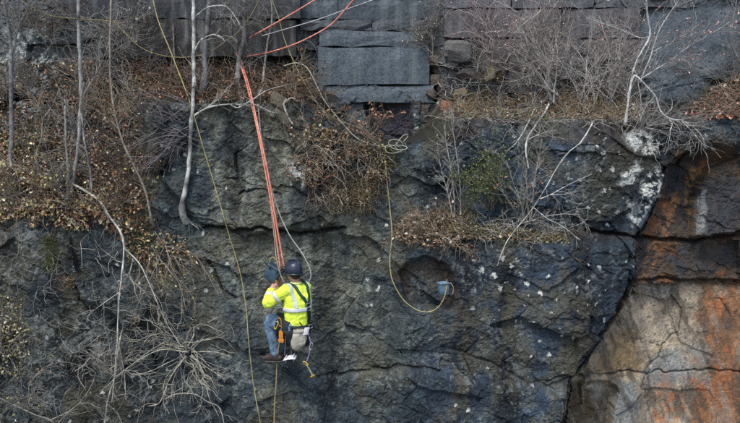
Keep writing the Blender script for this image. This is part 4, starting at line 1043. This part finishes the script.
def fused(name, b_, material, voxel, parent, smooth_it=4, disp=None):
    """one continuous skin over everything in b_"""
    o = b_.build(name, material)
    m_ = o.modifiers.new("skin", 'REMESH'); m_.mode = 'VOXEL'; m_.voxel_size = voxel; m_.use_smooth_shade = True
    s_ = o.modifiers.new("soft", 'SMOOTH'); s_.factor = .5; s_.iterations = smooth_it
    if disp:
        tx = bpy.data.textures.new(name + "_folds", 'CLOUDS'); tx.noise_scale = disp[1]; tx.noise_depth = 2
        d_ = o.modifiers.new("folds", 'DISPLACE'); d_.texture = tx; d_.strength = disp[0]; d_.mid_level = .5
    dg = bpy.context.evaluated_depsgraph_get()
    nm = bpy.data.meshes.new_from_object(o.evaluated_get(dg))
    old = o.data; o.modifiers.clear(); o.data = nm; nm.name = name; bpy.data.meshes.remove(old)
    nm.polygons.foreach_set("use_smooth", [True] * len(nm.polygons))
    if not nm.materials: nm.materials.append(material)
    o.parent = parent; o.matrix_parent_inverse = parent.matrix_basis.inverted()
    bv = BVHTree.FromPolygons([tuple(v.co) for v in nm.vertices], [tuple(p.vertices) for p in nm.polygons])
    return o, bv

M_SKIN = mat("skin", (.42, .24, .17), rough=.5, nscale=40, namt=.12, bump=.1)
M_HIVIS = mat("hivis_cloth", (.74, .93, .085), rough=.8, nscale=11, namt=.24, bump=.7, bdist=.012, bscale=16)
M_HIVIS_P = mat("hivis_pale", (.66, .78, .26), rough=.75, nscale=7, namt=.10, bump=.5, bdist=.012, bscale=16)
M_REFL = mat("reflective_tape", (.62, .68, .67), rough=.35, nscale=30, namt=.08, bump=.15)
M_DENIM = mat("denim", (.125, .205, .30), rough=.85, nscale=16, namt=.45, bump=.7, bdist=.012, bscale=22)
M_BOOT = mat("boot_leather", (.050, .038, .036), rough=.6, nscale=30, namt=.35, bump=.4, bdist=.004)
M_SOLE = mat("rubber", (.085, .075, .070), rough=.8, nscale=30, namt=.3, bump=.2)
M_HELM = mat("helmet_shell", (.020, .032, .050), rough=.28, nscale=18, namt=.3, bump=.03, spec=.5)
M_STRAP = mat("black_webbing", (.012, .020, .022), rough=.75, nscale=60, namt=.3, bump=.3, bdist=.003)
M_STRAPG = mat("green_webbing", (.018, .055, .045), rough=.7, nscale=60, namt=.3, bump=.3, bdist=.003)
M_HAIR = mat("hair", (.025, .018, .014), rough=.6, nscale=80, namt=.4, bump=.6, bdist=.004)
M_STEEL = mat("steel", (.55, .56, .56), rough=.3, nscale=40, namt=.15, bump=0, metal=.9)
M_ORANGE = mat("orange_alloy", (.70, .26, .03), rough=.4, nscale=40, namt=.15, bump=0, metal=.25)
M_YELLOW = mat("yellow_alloy", (.72, .52, .04), rough=.4, nscale=40, namt=.15, bump=0, metal=.2)
M_GLOVE = mat("glove", (.26, .20, .14), rough=.8, nscale=40, namt=.25, bump=.3, bdist=.003)

pel = at(297, 324.5, PY0); chest = at(296, 300.5, PY0); nk = at(296, 283, PY0 + .02); hd = at(293.3, 271.8, PY0 + .03)
person = thing("person", "worker in a yellow green high visibility jacket, helmet and harness hanging on orange ropes", "person", pel)
lsh = chest + U_ * .155 + L_ * .165; rsh = chest + U_ * .15 - L_ * .165
lel = at(267.5, 303, PY0 - .10); lwr = at(271, 291, PY0 + .10); lha = at(274, 285, PY0 + .14)
rel = at(286, 301, PY0 + .36); rwr = at(281, 289, PY0 + .34); rha = at(279, 283, PY0 + .30)
lhip = pel + L_ * .10; rhip = pel - L_ * .10
lkn = at(270, 320.5, PY0 + .12); lan = at(275.5, 353, PY0 + .14)
rkn = at(273, 320, PY0 + .34); ran = at(278, 351, PY0 + .38)

# body: torso, neck, head, arms and hands in one skin
b_ = MB()
ell(b_, hd + U_ * .02 - F_ * .01, (F_, L_, U_), (.098, .078, .10)); ell(b_, hd - U_ * .055 + F_ * .025, (F_, L_, U_), (.070, .060, .065)); ell(b_, hd + F_ * .098 - U_ * .02, (F_, L_, U_), (.022, .014, .026))
ell(b_, hd - F_ * .0 + L_ * .080 - U_ * .015, (F_, L_, U_), (.020, .012, .032)); ell(b_, hd - L_ * .080 - U_ * .015, (F_, L_, U_), (.020, .012, .032))
ell(b_, hd + F_ * .086 - U_ * .07, (F_, L_, U_), (.014, .028, .012))
limb(b_, [hd - U_ * .05 - F_ * .015, nk, nk - U_ * .09], [.056, .058, .075])
limb(b_, [nk - U_ * .10, chest, pel + U_ * .04, pel], [.11, .125, .12, .12])
def hand(b_, wr, ha, palm_n, side):
    """palm, four unequal bent fingers curling round what is held, a thumb from the palm's side"""
    d = unit(ha - wr); s_ = unit(np.cross(palm_n, d)) * side; n_ = unit(np.cross(d, s_)) * side
    c = wr + d * .055
    ell(b_, c, (d, s_, n_), (.052, .042, .018), 10, 7)
    for k, (o_, ln) in enumerate(zip((-.030, -.010, .010, .029), (.066, .078, .074, .058))):
        q0 = c + d * .035 + s_ * o_; q1 = q0 + d * ln * .45 + n_ * .004; q2 = q1 + d * ln * .28 + n_ * ln * .28; q3 = q2 + n_ * ln * .32 - d * ln * .02
        limb(b_, [q0, q1, q2, q3], [.0098, .0094, .0088, .0078], 9, 8)
    q0 = c - d * .02 - s_ * .034; q1 = q0 + d * .028 - s_ * .026 + n_ * .01; q2 = q1 + d * .030 + n_ * .022 - s_ * .004
    limb(b_, [q0, q1, q2], [.0125, .0115, .0095], 8, 8)
limb(b_, [lsh, lel, lwr], [.05, .042, .030], 20); limb(b_, [rsh, rel, rwr], [.05, .042, .030], 20)
hand(b_, lwr, lha, unit(lha - rha), 1); hand(b_, rwr, rha, unit(rha - lha), -1)
body, _ = fused("body", b_, M_SKIN, .0055, person, 2)
for s_ in (1, -1):
    e = MB(); ell(e, hd + F_ * .083 + L_ * .032 * s_ + U_ * .003, (F_, L_, U_), (.012, .012, .012), 10, 7); e.build("eye", M_STEEL, body)
# hair at the nape
e = MB(); ell(e, hd - F_ * .022 + U_ * .012, (F_, L_, U_), (.098, .084, .098)); ell(e, hd - F_ * .055 - U_ * .045, (F_, L_, U_), (.052, .066, .05)); fused("hair", e, M_HAIR, .009, person, 1)

# jacket: torso and sleeves
b_ = MB()
rg = []
for h, wl, df, sh in [(-.045, .175, .165, 0), (-.02, .182, .172, 0), (.05, .178, .168, -.005), (.13, .182, .160, -.012), (.22, .196, .158, -.02), (.31, .205, .155, -.025), (.40, .205, .140, -.02), (.46, .180, .115, -.01), (.505, .120, .092, .0), (.535, .085, .08, .01), (.548, .075, .073, .012)]:
    c = pel + (nk - pel) * ((h) / .54) * np.array([1, 1, 0]) + U_ * h + F_ * sh
    t_ = np.linspace(0, 2 * math.pi, 20, endpoint=False)
    rg.append(c + np.cos(t_)[:, None] * L_ * wl + np.sin(t_)[:, None] * F_ * df)
add_loft(b_, rg)
limb(b_, [lsh - L_ * .02, (lsh + lel) / 2 + U_ * .005, lel, (lel + lwr) / 2, lwr - unit(lha - lwr) * .0], [.088, .080, .074, .064, .052], 22)
limb(b_, [rsh + L_ * .02, (rsh + rel) / 2, rel, (rel + rwr) / 2, rwr], [.088, .080, .074, .064, .052], 22)
jacket, JB = fused("jacket", b_, M_HIVIS, .0095, person, 3, (.030, .075))

# trousers
b_ = MB()
limb(b_, [pel + U_ * .06, pel - U_ * .02], [.150, .155], 6); 
limb(b_, [lhip - U_ * .02, (lhip + lkn) / 2 - U_ * .01, lkn, (lkn * .6 + lan * .4), (lkn * .2 + lan * .8), lan + U_ * .0], [.125, .105, .083, .080, .068, .066], 22)
limb(b_, [rhip - U_ * .02, (rhip + rkn) / 2 - U_ * .01, rkn, (rkn * .6 + ran * .4), (rkn * .2 + ran * .8), ran], [.125, .105, .083, .080, .068, .066], 22)
trous, TB = fused("jeans", b_, M_DENIM, .010, person, 3, (.022, .07))

def boot(an, toe_dir, drop):
    d = unit(np.asarray(toe_dir) - U_ * drop); s_ = unit(np.cross(U_, d)); u_ = unit(np.cross(d, s_))
    k = MB(); limb(k, [an + U_ * .05, an - u_ * .01, an - u_ * .055 - d * .005], [.064, .064, .060], 8)
    heel = an - u_ * .075 - d * .045
    for f, w_, h_ in [(0, .044, .044), (.05, .046, .056), (.11, .049, .052), (.16, .051, .044), (.20, .044, .036)]:
        ell(k, heel + d * f + u_ * (h_ - .03), (d, s_, u_), (.055, w_, h_), 12, 8)
    o, bv = fused("boot", k, M_BOOT, .009, person, 2, (.006, .05))
    q = MB(); rings = []
    for h in (-.044, -.024):
        t_ = np.linspace(0, 2 * math.pi, 24, endpoint=False)
        x = np.cos(t_) * .138; w_ = np.sin(t_) * (.042 + .010 * np.cos(t_ - .3))
        rings.append(heel + d * .085 + u_ * h + x[:, None] * d + w_[:, None] * s_)
    add_loft(q, rings); q.build("sole", M_SOLE, o)
    lc = MB()
    for kk in range(4):
        c = an - u_ * (.005 + .014 * kk) + d * (.055 + .016 * kk)
        p = smooth_path([c - s_ * .03 - d * .01, c + u_ * .006 + d * .004, c + s_ * .03 - d * .01], 8); lc.add(*tubes(p[None], np.full((1, 8), .003), 4))
    lc.build("laces", M_STRAP, o)
    return o
boot(lan, unit(np.array([-.93, .30, 0])), .08); boot(ran, unit(np.array([-.85, .50, 0])), .12)

# helmet with brim, ridge and vents
ht = MB(); hc = hd + U_ * .018 - F_ * .004
rings = []
t_ = np.linspace(0, 2 * math.pi, 28, endpoint=False)
for h, k in [(-.030, .97), (-.010, 1.0), (.03, 1.0), (.06, .95), (.092, .83), (.114, .64), (.128, .38), (.133, .12)]:
    rings.append(hc + U_ * h + np.cos(t_)[:, None] * F_ * .132 * k + np.sin(t_)[:, None] * L_ * .110 * k)
add_loft(ht, rings)
helm = ht.build("helmet", M_HELM, person)
bm_ = MB(); rings = []
for h, k in [(-.034, .98), (-.036, 1.07), (-.030, 1.09), (-.022, 1.02)]:
    rings.append(hc + U_ * h + np.cos(t_)[:, None] * F_ * (.132 * k + .022 * np.maximum(np.cos(t_), 0)[:, None] * (k > 1)) + np.sin(t_)[:, None] * L_ * .110 * k)
add_loft(bm_, rings, cap=False); bm_.build("brim", M_HELM, helm)
for s_ in (-.5, 0, .5):
    p = np.array([hc + U_ * (.012 + .133 * math.cos(a_)) * 1.0 + F_ * .132 * math.sin(a_) * math.cos(s_) * 1.0 + L_ * .110 * s_ * 1.1 * (.35 + .65 * abs(math.sin(a_)) ** .5) * .6 for a_ in np.linspace(-1.25, 1.25, 14)])
    rb = MB(); rb.add(*tubes(p[None], np.full((1, 14), .006), 5)); rb.build("ridge", M_HELM, helm)
def ribbon(name, pts, width, bv, material, parent, off=.005, K=24, th=.004):
    """flat webbing laid on the nearest clothing surface"""
    p = smooth_path(pts, K); P, Nn = [], []
    for q in p:
        h = bv.find_nearest(Vector(q)); P.append(np.array(h[0])); Nn.append(np.array(h[1]))
    P = np.array(P); Nn = np.array(Nn)
    for _ in range(2):
        P[1:-1] = (P[:-2] + 2 * P[1:-1] + P[2:]) / 4; Nn[1:-1] = unit(Nn[:-2] + Nn[1:-1] + Nn[2:])
    P = P + Nn * off; T = unit(np.gradient(P, axis=0)); S = unit(np.cross(T, Nn)) * width / 2
    rings = np.stack([P - S, P + S, P + S + Nn * th, P - S + Nn * th], 1)
    k = MB(); add_loft(k, rings); return k.build(name, material, parent, smooth=False)
def band(name, c0, h0, h1, bv, material, parent, a0=0, a1=2 * math.pi, off=.005, n=48, axis=None, r=.5, th=.004):
    """tape round the body between two heights, following the cloth"""
    ang = np.linspace(a0, a1, n); hs = np.linspace(h0, h1, 4); G = []
    for a_ in ang:
        d = L_ * math.cos(a_) + F_ * math.sin(a_); row = []
        for h in hs:
            o_ = c0 + U_ * h; q = bv.ray_cast(Vector(o_ + d * r), Vector(-d), r)
            row.append(np.array(q[0]) if q[0] is not None else o_ + d * .15)
        G.append(np.array(row) + d * off)
    G = np.array(G); k = MB()
    outer = G; D = np.array([L_ * math.cos(a_) + F_ * math.sin(a_) for a_ in ang])[:, None, :] * th
    ring = np.concatenate([G, (G + D)[:, ::-1]], 1)
    add_loft(k, ring, cap=False); return k.build(name, material, parent)
mid = (pel + chest) / 2
back = lambda s_, h: pel + U_ * h + (nk - pel) * np.array([1, 1, 0]) * h / .54 + L_ * s_ - F_ * .19
band("reflective_tape", pel, .206, .260, JB, M_REFL, jacket, .60 * math.pi, 2.45 * math.pi, off=.006)
ribbon("reflective_tape", [nk + L_ * .135 + U_ * .0 + F_ * .10, nk + L_ * .15 + U_ * .03 - F_ * .02, back(.15, .40) + F_ * .02, back(.145, .34) + F_ * .02, back(.14, .262) + F_ * .02], .050, JB, M_REFL, jacket, .006)
ribbon("reflective_tape", [nk - L_ * .135 + U_ * .0 + F_ * .10, nk - L_ * .115 + U_ * .03, back(-.105, .42), back(-.098, .34), back(-.098, .262)], .052, JB, M_REFL, jacket, .006)
def cuff(c, d, w_, n=20, r=.3):
    G = []; u_ = unit(np.cross(d, U_ + .1 * F_)); v_ = np.cross(d, u_)
    for a_ in np.linspace(0, 2 * math.pi, n):
        q = u_ * math.cos(a_) + v_ * math.sin(a_); row = []
        for h in (-w_ / 2, 0, w_ / 2):
            o_ = c + d * h; hit = JB.ray_cast(Vector(o_ + q * .14), Vector(-q), .14); row.append((np.array(hit[0]) if hit[0] is not None else o_ + q * .07) + q * .004)
        G.append(np.vstack([row, [x + q * .003 for x in row[::-1]]]))
    k = MB(); add_loft(k, G, cap=False); return k.build("reflective_tape", M_REFL, jacket)
cuff(lel * .45 + lsh * .55 - U_ * .01, unit(lel - lsh), .05); cuff(lel * .45 + lwr * .55, unit(lwr - lel), .045)
k = MB(); ell(k, nk + U_ * .0 + F_ * .005, (F_, L_, U_), (.082, .084, .030), 20, 7); k.build("collar", M_HIVIS_P, jacket)

# harness
hb = thing("harness", None, None, pel) if False else None
har = ribbon("harness_strap", [nk + L_ * .085 + F_ * .09, nk + L_ * .085 + U_ * .03, back(.05, .44), back(-.02, .33), back(-.045, .27)], .042, JB, M_STRAPG, person, .011)
ribbon("harness_strap", [nk - L_ * .10 + F_ * .09, nk - L_ * .10 + U_ * .03, back(-.10, .44), back(-.075, .33), back(-.05, .27)], .042, JB, M_STRAPG, person, .011)
ribbon("harness_strap", [back(-.045, .30), back(-.05, .22), back(-.065, .12), back(-.07, .02), back(-.075, -.04)], .066, JB, M_STRAP, person, .013)
band("harness_belt", pel, -.045, .030, JB, M_STRAP, person, off=.010, th=.012)
band("hip_pad", pel - U_ * .01, -.24, -.020, TB, M_STRAP, person, off=.006, th=.014, r=.26)
def leg_loop(hip, kn, f, w_, m_):
    d = unit(kn - hip); c = hip + (kn - hip) * f; u_ = unit(np.cross(d, U_)); v_ = np.cross(d, u_); G = []
    for a_ in np.linspace(0, 2 * math.pi, 24):
        q = u_ * math.cos(a_) + v_ * math.sin(a_); row = []
        for h in (-w_ / 2, 0, w_ / 2):
            o_ = c + d * h; hit = TB.ray_cast(Vector(o_ + q * .2), Vector(-q), .2); row.append((np.array(hit[0]) if hit[0] is not None else o_ + q * .11) + q * .005)
        G.append(np.vstack([row, [x + q * .008 for x in row[::-1]]]))
    k = MB(); add_loft(k, G, cap=False); return k.build("leg_loop", m_, person)
leg_loop(lhip, lkn, .36, .09, M_STRAP); leg_loop(lhip, lkn, .10, .16, M_STRAP); leg_loop(rhip, rkn, .10, .16, M_STRAP); leg_loop(rhip, rkn, .32, .16, M_STRAP); leg_loop(rhip, rkn, .66, .16, M_STRAP)
def buckle(c, u_, v_, w_, h_, r, material, parent, name="buckle"):
    t_ = np.linspace(0, 2 * math.pi, 25); x = np.sign(np.cos(t_)) * np.abs(np.cos(t_)) ** .5; y = np.sign(np.sin(t_)) * np.abs(np.sin(t_)) ** .5
    p = c + x[:, None] * u_ * w_ + y[:, None] * v_ * h_
    k = MB(); k.add(*tubes(p[None], np.full((1, 25), r), 6)); return k.build(name, material, parent)
def on_back(s_, h, o_=.02):
    q = JB.find_nearest(Vector(back(s_, h))); return np.array(q[0]) + np.array(q[1]) * o_
buckle(on_back(-.047, .285), L_, U_, .030, .026, .006, M_STEEL, person); buckle(on_back(-.052, .235), L_, U_, .034, .018, .005, M_STEEL, person); buckle(on_back(-.075, .0, .03), L_, U_, .028, .024, .006, M_STEEL, person)
buckle(on_back(.12, -.02, .03), L_, U_, .026, .018, .005, M_STEEL, person)

# ---- gear that hangs from the harness and the ropes
XP = np.array([1.0, 0, 0]); YF = np.array([0, -1.0, 0])
def carabiner(name, label, px, py, Y, w_, h_, tilt, material, r=.006, group=None):
    c = at(px, py, Y); a_ = R(tilt); u_ = XP * math.cos(a_) + U_ * math.sin(a_); v_ = -XP * math.sin(a_) + U_ * math.cos(a_)
    u_ = unit(u_ + YF * .35)
    t = thing(name, label, "carabiner", c, group)
    q = [(0, 1), (.7, .9), (1, .5), (.75, -.5), (.45, -.95), (0, -1.02), (-.45, -.95), (-.6, -.6)]
    p = smooth_path([c + u_ * w_ * x + v_ * h_ * y for x, y in q + [(-.62, -.5)]], 26); k = MB(); k.add(*tubes(p[None], np.full((1, 26), r), 6)); k.build("frame", material, t)
    p = smooth_path([c + u_ * w_ * x + v_ * h_ * y for x, y in [(-.62, -.5), (-.8, .2), (-.72, .75), (0, 1)]], 14); k = MB(); k.add(*tubes(p[None], np.full((1, 14), r * .85), 6)); k.build("gate", M_STEEL, t)
    return t
GY_ = PY0 - .14
carabiner("carabiner", "orange carabiner at the top of the gear on the worker's left hip", 279.5, 322, GY_, .026, .055, 12, M_ORANGE)
carabiner("carabiner", "yellow gold carabiner beside the orange one on the worker's left hip", 276, 325, GY_ - .01, .022, .050, -14, M_YELLOW)
c = at(281, 337, GY_)
t = thing("descender", "orange metal descender hanging lowest at the worker's left hip", "descender", c)
for nm, w_, h_, dz in [("side_plate", .030, .062, .03), ("handle", .040, .028, -.045)]:
    k = MB(); u_ = unit(XP + YF * .3); rings = [sup_ring(c + U_ * dz + YF * s_, u_, U_, w_, h_, 18, .7) for s_ in (-.010, -.008, .008, .010)]
    for j, f in ((0, .9), (3, .9)): rings[j] = (c + U_ * dz + (rings[j] - c - U_ * dz) * f)
    add_loft(k, rings); k.build(nm, M_ORANGE, t)
k = MB(); p = smooth_path([c + U_ * .09, c + U_ * .12 + XP * .01, c + U_ * .15], 8); k.add(*tubes(p[None], np.full((1, 8), .008), 6)); k.build("shackle", M_STEEL, t)
for i, (dx, lab) in enumerate([(0, "inner"), (5, "outer")]):
    rope("step_rope", ["dark cord from the hip to the left corner of the white foot step", "dark cord from the hip to the right corner of the white foot step"][i], "cord", plane([(286 + dx * .5, 330, GY_), (285.5 + dx, 343, GY_ - .01), (284.5 + dx * 1.4, 355, GY_ - .02)], 0, 30), .005, (.10, .10, .13), (.2, .2, .24))
# white folded foot step
c = at(290, 358, GY_ - .02); t = thing("foot_step", "bent white metal foot step hanging on two dark cords behind the boot", "foot step", c)
M_WHITE = mat("white_metal", (.66, .66, .68), rough=.4, nscale=30, namt=.15, bump=.1)
k = MB(); u_ = unit(np.array([1, -.25, .22])); w_ = unit(np.array([.2, .9, .25])); n_ = np.cross(u_, w_)
add_loft(k, [sup_ring(c + u_ * s_ + n_ * (.012 * math.cos(s_ * 20)), w_, n_, .055 - abs(s_) * .12, .006, 12, .5) for s_ in np.linspace(-.085, .085, 9)]); k.build("tread", M_WHITE, t)
for s_ in (-1, 1):
    k = MB(); q = c + u_ * .055 * s_; add_loft(k, [sup_ring(q + n_ * h * s_ + u_ * h * .3 * s_, w_, u_, .030, .004, 12, .6) for h in (-.04, -.01, .02, .045)]); k.build("side_tab", M_WHITE, t)
# grey canvas tool bag
M_CANV = mat("canvas", (.36, .355, .285), rough=.9, nscale=14, namt=.28, bump=.6, bdist=.01, bscale=30)
c = at(301, 330, PY0 - .26); t = thing("tool_bag", "grey green canvas tool bag hanging at the back of the worker's belt", "bag", c)
bu, bv_ = unit(np.array([.95, .28, 0])), unit(np.array([-.28, .95, 0])); tl = np.array([-.22, 0, 0])
k = MB(); rings = []
for h, a_, d_ in [(.0, .082, .045), (-.012, .086, .050), (-.06, .094, .062), (-.13, .098, .068), (-.19, .088, .064), (-.235, .066, .05), (-.262, .042, .03), (-.270, .02, .015)]:
    rings.append(sup_ring(c + U_ * h + tl * (-h), bu, bv_, a_, d_, 22, .75) + RNG.normal(size=(22, 3)) * .003)
add_loft(k, rings); bagb, BB = fused("bag_body", k, M_CANV, .010, t, 2, (.016, .06))
k = MB(); add_loft(k, [sup_ring(c + U_ * h + tl * (-h), bu, bv_, a_, d_, 22, .75) for h, a_, d_ in [(-.026, .090, .054), (-.022, .099, .062), (.006, .096, .058), (.012, .088, .052)]], cap=False); k.build("rolled_rim", M_CANV, t)
k = MB(); q = c + bu * .06 - bv_ * .05 + U_ * .0; add_loft(k, [sup_ring(q + U_ * h + bu * h * .3, bu, bv_, .034, .012, 12, .6) for h in (-.05, -.045, .02, .035, .04)]); k.build("white_tag", M_WHITE, t)
k = MB(); p = smooth_path([c + bu * .05 + U_ * .0, c + U_ * .05 + bu * .02 + bv_ * .06, c + U_ * .075 + bv_ * .10], 10); k.add(*tubes(p[None], np.full((1, 10), .007), 6)); k.build("hanging_strap", M_STRAP, t)
rope("purple_lanyard", "purple and white lanyard hanging from the right side of the tool bag", "lanyard", plane([(308.5, 330, PY0 - .24), (309, 336, PY0 - .28), (310.5, 342, PY0 - .29), (309.5, 348, PY0 - .29), (309.5, 353, PY0 - .29), (307.5, 359, PY0 - .29), (306.5, 362, PY0 - .28)], 0, 60), .007, (.22, .09, .32), (.55, .50, .58))
carabiner("carabiner", "small silver carabiner halfway down the purple lanyard", 311, 346, PY0 - .29, .018, .046, -10, M_STEEL, .005)
carabiner("carabiner", "yellow carabiner at the bottom end of the purple lanyard", 305.5, 363.5, PY0 - .28, .019, .036, 55, M_YELLOW, .008)
h0, h1 = at(307.5, 366, PY0 - .27), at(313, 376, PY0 - .24)
t = thing("hammer", "small hammer with pale handle and brassy head hanging below the yellow carabiner", "hammer", h0)
k = MB(); limb(k, [h0, (h0 + h1) / 2, h1], [.010, .012, .013], 8, 8); k.build("handle", mat("ash_wood", (.34, .32, .26), rough=.6, nscale=30), t)
k = MB(); d = unit(h1 - h0); s_ = unit(np.cross(d, YF)); rings = [sup_ring(h1 + s_ * x, YF, d, a_, a_, 14, .8) for x, a_ in [(-.030, .016), (-.028, .021), (-.016, .022), (-.010, .018), (.010, .018), (.02, .02), (.034, .014), (.036, .008)]]; add_loft(k, rings); k.build("head", mat("brass", (.42, .27, .08), rough=.4, nscale=40, metal=.6, bump=0), t)
# dark blue box in his hands
SB = 1.28; c = at(273, 273, PY0 + .20); a_ = R(-30)
bx = unit(np.array([math.cos(a_), -.15, math.sin(a_)])); bz = unit(np.array([-math.sin(a_), 0, math.cos(a_)])); by = np.cross(bz, bx)
t = thing("instrument_box", "dark blue box tilted in the worker's hands with a yellow cord loop above", "box", c)
M_NAVY = mat("navy_plastic", (.035, .068, .105), rough=.5, nscale=20, namt=.3, bump=.08)
k = MB(); add_loft(k, [sup_ring(c + bz * h * SB, bx, by, w_ * SB, w_ * SB * .8, 24, .16) for h, w_ in [(-.080, .060), (-.076, .064), (.05, .082), (.054, .080)]]); k.build("case", M_NAVY, t)
k = MB(); add_loft(k, [sup_ring(c + bz * h * SB, bx, by, w_ * SB, w_ * SB * .8, 24, .16) for h, w_ in [(.050, .083), (.054, .089), (.074, .089), (.080, .082), (.082, .07)]]); k.build("lid", M_NAVY, t)
for s_ in (-1, 1):
    k = MB(); q = c + (bz * .05 + bx * .045 * s_ - by * .07) * SB; add_loft(k, [sup_ring(q - by * y, bx, bz, .012, .020, 12, .5) for y in (-.004, .004, .010)]); k.build("latch", M_STRAP, t)
q0, q1 = c + (bx * -.07 + bz * .06) * SB, c + (bx * .055 + bz * .09) * SB
k = MB(); p = smooth_path([q0, q0 - bx * .035 + bz * .05, q0 - bx * .01 + bz * .105, c + bz * .16 + bx * .01, q1 + bz * .02], 20); k.add(*tubes(p[None], np.full((1, 20), .0065), 6), (.36, .32, .12)); k.build("cord_loop", M_ROPE, t)
carabiner("carabiner", "red brown carabiner joining the orange ropes above the box", 278.5, 261, PY0 + .12, .020, .05, 10, mat("red_alloy", (.45, .10, .05), rough=.4, metal=.3, bump=0), .006)
